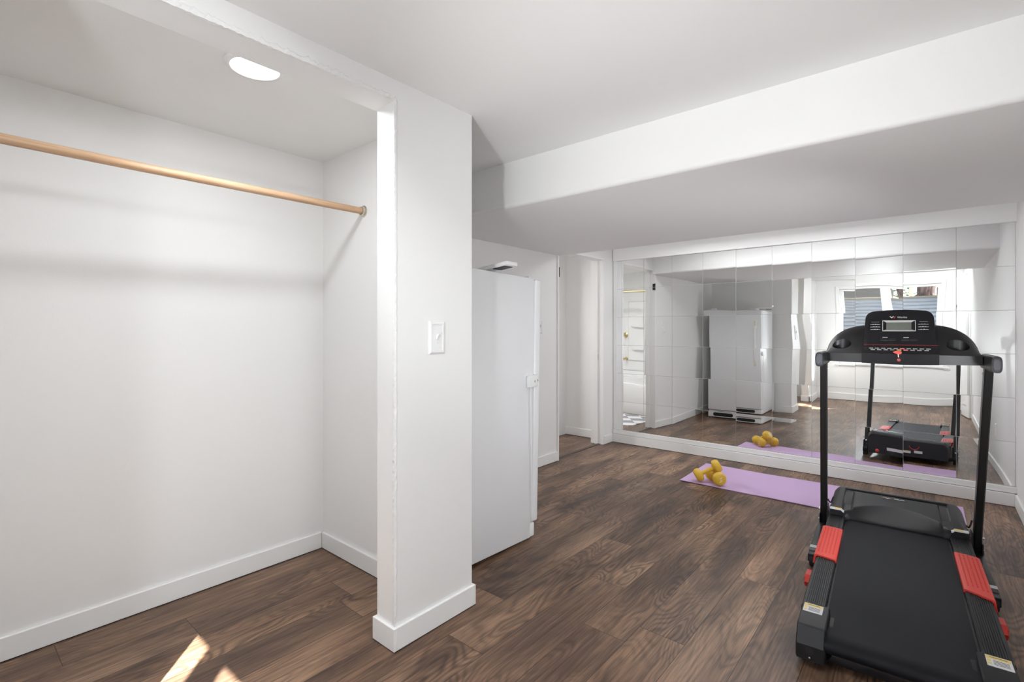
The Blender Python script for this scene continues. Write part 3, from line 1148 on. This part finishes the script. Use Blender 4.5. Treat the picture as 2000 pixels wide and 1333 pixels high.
# side rails with ribs
for s in (-1, 1):
    bm = NB()
    x0, x1 = (.222, .302)
    pts = [(x0, -.055), (x0, -.004), (x0 + .004, 0)]
    nr = 9
    for k in range(nr):
        xa = x0 + .008 + (x1 - x0 - .018) * k / nr
        w = (x1 - x0 - .018) / nr
        pts += [(xa, 0), (xa + w * .15, .0022), (xa + w * .6, .0022), (xa + w * .75, 0)]
    pts += [(x1 - .006, 0), (x1 - .002, -.006), (x1, -.014), (x1, -.055)]
    rings = []
    for y in (-1.25, -.13):
        rings.append([(s * p[0], y, zr(y) + p[1]) for p in (pts if s > 0 else pts[::-1])])
    loft(bm, rings)
    obj('side_rail', bm, M['rail'], tm)
    # red foot pad wrapped over the rail
    bm = NB()
    ya, yb = (-.36, -.765)
    rings = []
    nn = 26
    for k in range(nn + 1):
        t_ = k / nn
        row = []
        xi = .219
        skew = -.05 if s > 0 else -.02
        for (xx, zz, f) in ((xi, -.008, 0), (xi + .001, .006, 0), (xi + .006, .0085, .06), (.245, .009, .3), (.275, .009, .7), (.298, .0085, .95), (.308, .004, 1), (.314, -.035, 1), (.306, -.037, 1), (.302, -.004, 1), (.295, .002, .95), (.226, .002, .05)):
            y = ya + (yb - ya) * t_ + skew * (f if s > 0 else (1 - f)) * (1 if t_ > .5 else .35)
            row.append((s * xx, y, zr(y) + zz))
        rings.append(row if s > 0 else row[::-1])
    loft(bm, rings)
    pd = obj('foot_pad', bm, M['red'], tm, smooth=40)
    bm = NB()
    for c in range(5):
        for r_ in range(26):
            x = .236 + c * .0145
            y = -.385 - r_ * .0135
            if s > 0 and c > 2:
                y -= .02
            box(bm, s * x - .0022, s * x + .0022, y - .0026, y + .0026, zr(y) + .0082, zr(y) + .0108)
    obj('grip_studs', bm, M['red'], pd)
    # red end of the tilt lever under the rail
    bm = NB()
    prism(bm, [(-.86, .035), (-.80, .035), (-.765, .06), (-.77, .078), (-.84, .082), (-.875, .06)], 'x', s * .295, s * .335)
    for k in range(6):
        y = -.86 + k * .012
        box(bm, min(s * .334, s * .338), max(s * .334, s * .338), y, y + .006, .042, .076)
    obj('adjuster_knob', bm, M['red'], tm)
    # rear end cap
    bm = NB()
    zt = .143
    for (xa, xb, pr) in ((.206, .296, [(-1.245, zt + .003), (-1.245, .06), (-1.30, .020), (-1.425, .020), (-1.448, .034), (-1.452, .088), (-1.418, zt - .004), (-1.405, zt)]),
                         (.186, .2055, [(-1.275, zt - .016), (-1.275, .07), (-1.40, .06), (-1.436, .085), (-1.428, .112), (-1.405, zt - .022)])):
        rings = []
        for x, ins in ((xa, .004), (xa + .004, 0), (xb - .004, 0), (xb, .005)):
            cy = sum(p[0] for p in pr) / len(pr)
            cz = sum(p[1] for p in pr) / len(pr)
            rings.append([(s * x, p[0] + (ins if p[0] < cy else -ins), p[1] + (ins if p[1] < cz else -ins)) for p in (pr if s > 0 else pr[::-1])])
        loft(bm, rings)
    cp = obj('end_cap', bm, M['black_satin'], tm, smooth=30)
    bm = NB()
    lathe(bm, [(.014, .0), (.014, .006), (.0, .006)], (s * .252, -1.4475, .070), (0, -1, 0), 20)
    obj('bolt_recess', bm, M['rubber'], cp)
    bm = NB()
    lathe(bm, [(.004, .0), (.004, .003), (.0, .004)], (s * .252, -1.450, .046), (0, -1, 0), 10)
    obj('screw', bm, M['chrome'], cp)
    # warning sticker on the cap
    xs0, xs1 = (s * .289, s * .226)
    bm = NB()
    box(bm, min(xs0, xs1), max(xs0, xs1), -1.318, -1.252, zt + .0012, zt + .0036, .0)
    st = obj('warning_sticker', bm, M['white_print'], cp)
    bm = NB()
    box(bm, min(xs0, xs1) + .002, max(xs0, xs1) - .002, -1.271, -1.255, zt + .0034, zt + .0041)
    for xx in (0, 1):
        box(bm, -.287 if s < 0 else .228, -.278 if s < 0 else .237, -1.29 - .018 * xx, -1.28 - .018 * xx, zt + .0034, zt + .0041)
    obj('sticker_band', bm, M['yellow_print'], st)
    bm = NB()
    for k in range(4):
        xx = (-.272 if s < 0 else .243)
        box(bm, xx, xx + .038, -1.283 - k * .008, -1.280 - k * .008, zt + .0034, zt + .0040)
    for k in range(1):
        box(bm, min(xs0, xs1) + .010, max(xs0, xs1) - .01, -1.265, -1.261, zt + .0040, zt + .0044)
    obj('sticker_print', bm, M['grey_print'], st)

# rear crossbar
bm = NB()
box(bm, -.215, .215, -1.40, -1.355, .022, .056, .005)
obj('rear_crossbar', bm, M['black_gloss'], tm, smooth=40)


# motor hood: a height field with skirt
def hood_z(x, y):
    ax = abs(x)
    plate = .196 + .042 * min(1, max(0, (y + .14) / .34)) ** .8
    if y > .19:
        plate -= .02 * ((y - .19) / .10) ** 2
    # raised U-shaped rim and the groove inside it
    g_ = 0.0
    if .190 < ax < .240 and y < .2:
        g_ = -.011 * min(1, 2.2 * math.sin(math.pi * (ax - .190) / .05))
    if .165 < y < .205 and ax < .236:
        g_ = -.011 * min(1, 2.2 * math.sin(math.pi * (y - .165) / .04))
    z = plate + g_
    if ax < .225:                          # ramp down to the belt
        yc = -.125 + .150 * (1 - (ax / .225) ** 2)
        if y < yc:
            f = (y + .135) / max(.001, yc + .135)
            f = max(0, min(1, f))
            z = zr(-.13) - .006 + (z - zr(-.13) + .006) * (f ** .75)
    if ax > .262:
        z -= .030 * ((ax - .262) / .036) ** 2 * min(1, max(0, (y + .115) / .10))
    return z


bm = NB()
nx, ny = 96, 64
g = []
for a in range(nx + 1):
    row = []
    for b in range(ny + 1):
        x = -.298 + .596 * a / nx
        y = -.135 + .425 * b / ny
        yy = y
        taper = 1 - .02 * max(0, (y - .0) / .29) ** 2
        row.append(bm.verts.new((x * taper, yy, hood_z(x, y))))
    g.append(row)
for a in range(nx):
    for b in range(ny):
        f = bm.faces.new((g[a][b], g[a + 1][b], g[a + 1][b + 1], g[a][b + 1]))
        fx, fy = abs(-.298 + .596 * (a + .5) / nx), -.135 + .425 * (b + .5) / ny
        if (.195 < fx < .235 and -.02 < fy < .2) or (.169 < fy < .201 and fx < .235):
            f.material_index = 1
rim = [g[a][0] for a in range(nx + 1)] + [g[nx][b] for b in range(1, ny + 1)] + [g[a][ny] for a in range(nx - 1, -1, -1)] + [g[0][b] for b in range(ny - 1, 0, -1)]
low = []
for v in rim:
    fy = v.co.y > .286
    back = v.co.y < -.134 and abs(v.co.x) < .222
    low.append(bm.verts.new((v.co.x, v.co.y + (.012 if fy else 0), (v.co.z - .012) if back else .062)))
for k in range(len(rim)):
    k2 = (k + 1) % len(rim)
    bm.faces.new((rim[k2], rim[k], low[k], low[k2]))
hood = obj('motor_hood', bm, [M['black_satin'], M['black_gloss']], tm, smooth=35)
# hood lettering and plate
bm = NB()
pts = []
for p in rrect(-.062, .058, .122, .150, .013, 0):
    pts.append((p[0], p[1]))
rings = [[(p[0], p[1], hood_z(p[0], p[1]) + dz) for p in pts] for dz in (.0003, .0012)]
loft(bm, rings)
pl = obj('name_plate', bm, M['black_gloss'], hood)
sl = math.atan((hood_z(0, .15) - hood_z(0, .12)) / .03)
mt = Matrix.Translation((.021, .136, hood_z(.02, .136) + .0016)) @ Matrix.Rotation(sl, 4, 'X')
obj('lettering', text_bm('Wavlita', .0155, mt, shear=.15), M['white_print'], pl)
bm = NB()


def check_mark(bm, mtx, s, mi=0):
    """white tick and slash emblem in the local x-y plane"""
    for pts in ([(-1, .42), (-.60, .42), (-.24, -.02), (.28, .42), (.62, .42), (-.20, -.48)], ):
        loft(bm, [[mtx @ Vector((p[0] * s, p[1] * s, z)) for p in pts] for z in (0, .0006)], mi=0)
    pts = [(.42, -.50), (.66, -.50), (1.15, .30), (.92, .30)]
    loft(bm, [[mtx @ Vector((p[0] * s, p[1] * s, z)) for p in pts] for z in (0, .0006)], mi=1)


mt = Matrix.Translation((-.030, .133, hood_z(-.03, .133) + .0014)) @ Matrix.Rotation(sl, 4, 'X')
check_mark(bm, mt, .014)
obj('emblem', bm, [M['white_print'], M['red']], pl)
# warning strips where hood and rails meet
for s in (-1, 1):
    bm = NB()
    n_ = 10
    rings = []
    for k in range(n_ + 1):
        x = s * (.2285 + .066 * k / n_)
        rings.append([(x, -.136, hood_z(x, -.134) - .004), (x, -.1372, hood_z(x, -.134) - .004), (x, -.136, hood_z(x, -.134) + .0012), (x, -.118, hood_z(x, -.118) + .0012), (x, -.118, hood_z(x, -.118) + .0002)])
    loft(bm, rings)
    st = obj('warning_sticker', bm, M['white_print'], hood)
    bm = NB()
    rings = []
    for k in range(7):
        x = s * (.240 + .034 * k / 6)
        rings.append([(x, -.133, hood_z(x, -.133) + .0015), (x, -.120, hood_z(x, -.120) + .0016), (x, -.120, hood_z(x, -.120) + .0022), (x, -.133, hood_z(x, -.133) + .0022)])
    loft(bm, rings)
    obj('sticker_band', bm, M['yellow_print'], st)
# front face stickers, ring mark and reset switch (seen in the mirror)
obj('front_label', B(.055, .115, .300, .3035, .105, .130), M['white_print'], hood)['label'] = 'plain white label'
st = obj('warning_sticker', B(-.155, .030, .300, .3035, .098, .122), M['white_print'], hood)
obj('sticker_band', B(-.05, .028, .303, .3042, .114, .120), M['yellow_print'], st)
bm = NB()
rings = []
for q in range(41):
    a = math.pi + math.pi * q / 40
    ca, sa = math.cos(a), math.sin(a)
    rings.append([(.055 + .034 * ca, .2985, .178 + .034 * sa), (.055 + .038 * ca, .2985, .178 + .038 * sa), (.055 + .038 * ca, .303, .178 + .038 * sa), (.055 + .034 * ca, .303, .178 + .034 * sa)])
loft(bm, rings)
obj('ring_mark', bm, M['red'], hood)
bm = NB()
lathe(bm, [(.014, 0), (.014, .006), (.010, .010), (0, .011)], (-.225, .300, .085), (0, 1, 0), 20)
obj('reset_switch', bm, M['red'], hood, smooth=40)

# posts with feet brackets
KX = .020          # the console end leans a little to the right
PB, PT = Vector((0, .03, .04)), Vector((KX, -.205, 1.045))


def post_at(s, z):
    t_ = (z - PB.z) / (PT.z - PB.z)
    return Vector((s * .338 + KX * t_, PB.y + (PT.y - PB.y) * t_, z))


for s in (-1, 1):
    bm = NB()
    rings = []
    hx, hy = .0165, .030
    for z in (.045, .5, 1.06):
        c = post_at(s, z)
        r_ = .005
        ring = []
        for (ox, oy) in ((hx - r_, hy), (hx, hy - r_), (hx, -hy + r_), (hx - r_, -hy), (-hx + r_, -hy), (-hx, -hy + r_), (-hx, hy - r_), (-hx + r_, hy)):
            ring.append((c.x + ox, c.y + oy, z))
        rings.append(ring)
    loft(bm, rings)
    ps = obj('post', bm, M['steel_black'], tm)
    bm = NB()
    c = post_at(s, .10)
    prism(bm, [(c.y - .055, .045), (c.y + .055, .045), (c.y + .04, .17), (c.y - .045, .17)], 'x', c.x - s * .0165, c.x - s * .0215)
    prism(bm, [(c.y - .055, .045), (c.y + .055, .045), (c.y + .04, .12), (c.y - .045, .12)], 'x', c.x + s * .0165, c.x + s * .0215)
    br = obj('bracket', bm, M['steel_black'], ps)
    for dz, dy in ((.075, .0), (.14, -.006)):
        bm = NB()
        lathe(bm, [(.009, 0), (.009, .005), (.005, .008), (0, .008)], (c.x + s * .0215, c.y + dy, dz), (s, 0, 0), 12)
        obj('bolt', bm, M['chrome'], br, smooth=40)
    bm = NB()
    c = post_at(s, .115)
    lathe(bm, [(.009, 0), (.009, .005), (.005, .008), (0, .008)], (c.x, c.y + .030, .115), (0, 1, 0), 12)
    obj('bolt', bm, M['chrome'], br, smooth=40)
    bm = NB()
    c = post_at(s, 1.0)
    lathe(bm, [(.006, 0), (.006, .004), (0, .006)], (c.x - s * .0165, c.y - .005, 1.005), (-s, 0, 0), 10)
    obj('screw', bm, M['chrome'], ps, smooth=40)

# cord from the left post into the hood
bm = NB()
tube(bm, bezier((-.318, .02, .20), (-.285, -.03, .15), (-.31, .12, .26), (-.27, .10, .16), 16), .004, 8)
obj('cord', bm, M['rubber'], tm, smooth=60)
bm = NB()
tube(bm, bezier((.320, .02, .22), (.300, -.02, .14), (.31, .06, .22), (.285, .10, .14), 16), .004, 8)
obj('cord', bm, M['rubber'], tm, smooth=60)

# console tray: lofted wing
CX = .012
HW = .322
tray_bm = NB()
rings = []
n = 64


def wing_back(s_):
    q = (1 - min(1, abs(s_)) ** 4) ** .55
    return 1.085 + .165 * q, -.175 + .115 * q ** .8


for k in range(n + 1):
    s_ = -1 + 2 * k / n
    s_ = math.copysign(abs(s_) ** .8, s_)
    x = CX + HW * s_
    zb, yb = wing_back(s_)
    fl = .008 * math.cos(s_ * math.pi / 2)
    yf = -.232 - .012 * (1 - s_ * s_)
    f0 = Vector((x, yf, 1.047 - fl * .6))
    f1 = Vector((x, yf - .004, 1.092))
    f1b = Vector((x, yf + .006, 1.099))
    top = Vector((x, yb, zb))
    mid1 = f1b.lerp(top, .35) + Vector((0, .010, -.004)) * (1 - abs(s_) ** 3)
    mid2 = f1b.lerp(top, .72) + Vector((0, .006, .002)) * (1 - abs(s_) ** 3)
    topf = top + Vector((0, -.012, -.008))
    topb = top + Vector((0, .012, -.010))
    b1 = Vector((x, max(yb + .010, -.150), 1.085 + (zb - 1.085) * .5))
    b0 = Vector((x, -.160, 1.047))
    rings.append([f0, f1, f1b, mid1, mid2, topf, top, topb, b1, b0])
loft(tray_bm, rings)
tray = obj('console_tray', tray_bm, M['black'], tm)
# cut the two cup holders out of the tray
cut_bm = NB()
cups = ((-.236, .044), (.250, .044))
for cx_, rx in cups:
    ringA = [(cx_ + rx * math.cos(a), -.172 + .034 * math.sin(a), 1.30) for a in [2 * math.pi * q / 40 for q in range(40)]]
    ringB = [(p[0], p[1], 1.085) for p in ringA]
    loft(cut_bm, [ringB, ringA])
cutter = obj('cutter_tmp', cut_bm, M['rubber'])
cutter.parent = tm
md = tray.modifiers.new('cut', 'BOOLEAN')
md.operation = 'DIFFERENCE'
md.object = cutter
md.solver = 'EXACT'
dg = bpy.context.evaluated_depsgraph_get()
new_me = bpy.data.meshes.new_from_object(tray.evaluated_get(dg))
tray.modifiers.clear()
tray.data = new_me
new_me.name = 'console_tray'
bpy.data.objects.remove(cutter)
for p in new_me.polygons:
    p.use_smooth = True
new_me.set_sharp_from_angle(angle=R(38))
for cx_, rx in cups:
    # open cup lining with a slim lip
    bm = NB()
    rings = []
    for sc, z in ((.99, 1.112), (.99, 1.086), (.0, 1.0865)):
        rings.append([(cx_ + rx * max(sc, .01) * math.cos(a), -.172 + .034 * max(sc, .01) * math.sin(a), z + .0) for a in [2 * math.pi * q / 40 for q in range(40)]])
    loft(bm, rings, cap=False)
    obj('cup_holder', bm, M['rubber'], tray, smooth=40)

# raised display housing
pb, pt = Vector((0, -.212, 1.118)), Vector((0, -.118, 1.322))
U = (pt - pb).normalized()
NRM = Vector((0, -U.z, U.y))
PH = (pt - pb).length
PCX = .016


def pp(a, b, c=0.0):
    """point on the display face: a across, b up from its lower edge, c out of the face"""
    return Vector((PCX + a, 0, 0)) + pb + U * b + NRM * c


def panel_outline(w0, w1, h, r, n_=8, bulge=.006):
    pts = [(-w0, 0), (w0, 0)]
    cx_, cy_ = w1 - r, h - r
    for k in range(n_ + 1):
        a = math.pi / 2 * k / n_
        pts.append((cx_ + r * math.cos(a), cy_ + r * math.sin(a)))
    for k in range(1, 8):
        t_ = 1 - 2 * k / 8
        pts.append((cx_ * t_, h + bulge * (1 - t_ * t_)))
    for k in range(n_ + 1):
        a = math.pi / 2 + math.pi / 2 * k / n_
        pts.append((-cx_ + r * math.cos(a), cy_ + r * math.sin(a)))
    return pts


bm = NB()
o1 = panel_outline(.158, .146, PH, .045)
rings = []
for sc, c in ((.95, -.050), (1.0, -.040), (1.0, -.006), (.985, .004), (.955, .006)):
    rings.append([pp(p[0] * sc, (p[1] - PH * .5) * (sc if sc > .97 else sc) + PH * .5, c) for p in o1])
loft(bm, rings)
disp = obj('display_housing', bm, M['black_gloss'], tm, smooth=35)
# satin edge band on the housing, glossy face plate
bm = NB()
o2 = panel_outline(.137, .128, PH - .026, .036)
loft(bm, [[pp(p[0], p[1] + .012, .0055) for p in o2], [pp(p[0], p[1] + .012, .0075) for p in o2]])
face = obj('face_plate', bm, M['black_gloss'], disp)
FC = .0078


def panel_rect(bm, a0, a1, b0, b1, c0, c1, mi=0):
    loft(bm, [[pp(a, b, c) for a, b in ((a0, b0), (a1, b0), (a1, b1), (a0, b1))] for c in (c0, c1)], mi=mi)


def up_of(z):          # height on the face for a given z
    return (z - pb.z) / U.z


# screen
b0, b1 = up_of(1.211), up_of(1.264)
bm = NB()
ow, iw = .0675, .0525
for (ra, rb) in (((-ow, b0, ow, b1), (-iw, b0 + .009, iw, b1 - .009)),):
    O_ = [(ra[0], ra[1]), (ra[2], ra[1]), (ra[2], ra[3]), (ra[0], ra[3])]
    I_ = [(rb[0], rb[1]), (rb[2], rb[1]), (rb[2], rb[3]), (rb[0], rb[3])]
    vo = [bm.verts.new(pp(a, b, FC + .003)) for a, b in O_]
    vi = [bm.verts.new(pp(a, b, FC + .0006)) for a, b in I_]
    vo2 = [bm.verts.new(pp(a, b, FC - .001)) for a, b in O_]
    for k in range(4):
        k2 = (k + 1) % 4
        f = bm.faces.new((vo[k], vo[k2], vi[k2], vi[k]))
        f.material_index = 0 if k in (0, 2) else 1
        f = bm.faces.new((vo[k2], vo[k], vo2[k], vo2[k2]))
        f.material_index = 0
bz = obj('screen_bezel', bm, [M['silver'], M['black_gloss']], face)
bm = NB()
panel_rect(bm, -iw, iw, b0 + .009, b1 - .009, FC - .0005, FC + .0007)
obj('screen', bm, M['lcd'], bz)
# white outline of the bezel
bm = NB()
for a0, a1, c0, c1 in ((-ow - .002, ow + .002, b0 - .002, b0), (-ow - .002, ow + .002, b1, b1 + .002), (-ow - .002, -ow, b0, b1), (ow, ow + .002, b0, b1)):
    panel_rect(bm, a0, a1, c0, c1, FC - .001, FC + .0032)
obj('screen_outline', bm, M['white_print'], bz)
# brand lettering on top
face_m = Matrix(((1, 0, 0), (U.x, U.y, U.z), (NRM.x, NRM.y, NRM.z))).transposed().to_4x4()


def on_face(a, b, c):
    return Matrix.Translation(pp(a, b, c)) @ face_m


obj('lettering', text_bm('Wavlita', .0135, on_face(.014, up_of(1.283), FC + .0002), shear=.12), M['white_print'], face)
bm = NB()
check_mark(bm, on_face(-.027, up_of(1.284), FC + .0002), .0125)
obj('emblem', bm, [M['white_print'], M['red']], face)
# training programme graphs beside the screen
for sx in (-1, 1):
    bm = NB()
    for r_ in range(3):
        bb = up_of(1.248 - .0135 * r_)
        for k in range(13):
            hgt = .0016 + .0034 * (math.sin(k * .9 + r_ * 2 + sx) ** 2) * math.sin(math.pi * (k + .5) / 13)
            a = sx * .101 - .021 + k * .0033
            panel_rect(bm, a, a + .0027, bb - .004, bb - .004 + hgt, FC, FC + .0004)
    panel_rect(bm, sx * .101 - .016, sx * .101 + .018, up_of(1.2585), up_of(1.2592), FC, FC + .0004)
    obj('programme_graphs', bm, M['white_print'], face)
    bm = NB()
    a = sx * .044 - .033
    panel_rect(bm, a + .008, a + .030, up_of(1.1745), up_of(1.1770), FC, FC + .0004)
    for k in range(2):
        panel_rect(bm, a, a + .030, up_of(1.1675 - .008 * k), up_of(1.1685 - .008 * k), FC, FC + .0004, mi=1)
        panel_rect(bm, a + .034, a + .064, up_of(1.1675 - .008 * k), up_of(1.1682 - .008 * k), FC, FC + .0004, mi=1)
    obj('instruction_print', bm, [M['white_print'], M['grey_print']], face)
# red line and key rows along the lower edge
bm = NB()
panel_rect(bm, -.150, .156, up_of(1.1360), up_of(1.1375), FC - .003, FC + .0005)
obj('red_line', bm, M['red_dark'], disp)
# slanted key strip below the housing with its fascia
bm = NB()
rings = []
for k in range(13):
    x = PCX - .158 + .316 * k / 12
    e = .004 * math.sin(math.pi * k / 12)
    rings.append([(x, -.195, 1.050), (x, -.252 - e, 1.043 - e), (x, -.257 - e, 1.096 - e * .3), (x, -.249 - e, 1.1045), (x, -.2195, 1.130), (x, -.195, 1.130)])
loft(bm, rings)
keys = obj('key_strip', bm, M['black_gloss'], tm, smooth=30)
k0, k1 = Vector((0, -.2195, 1.130)), Vector((0, -.2525, 1.1045))
KU = (k0 - k1).normalized()
KN = Vector((0, -KU.z, KU.y))


def kp(a, b, c):
    return Vector((PCX + a, 0, 0)) + k1 + KU * b + KN * c


for row, (cnt, half, bb) in enumerate(((10, .118, .0275), (9, .110, .0155))):
    for k in range(cnt):
        a = -half + 2 * half * k / (cnt - 1)
        w = .0098
        m_ = M['white_print']
        nm = 'key'
        if row == 1 and k == 4:
            m_ = M['yellow_print']
        if (row == 1 and k == 5) or (row == 0 and k == 5):
            m_ = M['red']
        bm = NB()
        loft(bm, [[kp(x, y, c) for x, y in ((a - w, bb - .0038), (a + w, bb - .0038), (a + w, bb + .0038), (a - w, bb + .0038))] for c in (-.0005, .0012)])
        ko = obj('key', bm, M['grey_print'] if m_ is M['white_print'] else m_, keys)
        bm = NB()
        for q in range(4):
            x = a - w * .8 + w * .42 * q
            hh = .0015 + .0012 * ((q + k) % 2)
            loft(bm, [[kp(x_, y_, c) for x_, y_ in ((x, bb - hh), (x + w * .3, bb - hh), (x + w * .3, bb + hh), (x, bb + hh))] for c in (.0010, .0016)])
        obj('key_print', bm, M['white_print'], ko)
# safety key: red clip on a pale stem, its reflection painted below in red
bm = NB()
loft(bm, [[(PCX + x, y, z) for x, z in ((-.026, 1.1035), (-.016, 1.1095), (.004, 1.110), (.011, 1.106), (.010, 1.097), (.001, 1.0925), (-.018, 1.0985))] for y in (-.254, -.264, -.267)])
sk = obj('safety_key', bm, M['red'], tm, smooth=40)
bm = NB()
tube(bm, [(PCX - .004, -.264, 1.094), (PCX - .002, -.266, 1.078)], .002, 8)
obj('key_stem', bm, M['ivory'], sk)
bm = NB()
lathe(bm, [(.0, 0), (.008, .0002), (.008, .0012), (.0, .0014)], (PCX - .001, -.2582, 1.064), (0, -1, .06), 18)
obj('painted_key_reflection', bm, M['red_dark'], keys)

# hand grips
for s in (-1, 1):
    bm = NB()
    x = s * .340 + KX
    rings = []
    cen = [Vector((x - s * .006, -.130, 1.064)), Vector((x - s * .003, -.25, 1.063)), Vector((x, -.36, 1.062)), Vector((x + s * .001, -.418, 1.062))]
    for k, c in enumerate(cen):
        ring = []
        hx, hz = ((.020, .036), (.0195, .037), (.0195, .039), (.018, .0375))[k]
        for q in range(28):
            a = 2 * math.pi * q / 28
            ca, sa = math.cos(a), math.sin(a)
            ex_ = 2.0 / 3.2
            ring.append((c.x + hx * math.copysign(abs(ca) ** ex_, ca), c.y, c.z + hz * math.copysign(abs(sa) ** ex_, sa)))
        rings.append(ring)
    loft(bm, rings)
    gp = obj('hand_grip', bm, M['black_satin'], tm, smooth=50)
    bm = NB()
    rings = []
    for sc, y in ((.80, -.4175), (.80, -.4205), (.70, -.4225), (.62, -.4225), (.58, -.4210)):
        ring = []
        for q in range(28):
            a = 2 * math.pi * q / 28
            ca, sa = math.cos(a), math.sin(a)
            ex_ = 2.0 / 3.2
            ring.append((x + s * .001 + .018 * sc * math.copysign(abs(ca) ** ex_, ca), y, 1.062 + .0375 * sc * math.copysign(abs(sa) ** ex_, sa)))
        rings.append(ring)
    loft(bm, rings)
    ec = obj('end_cap', bm, M['grip_cap'], gp, smooth=40)
    ec['label'] = 'grey oval end cap'
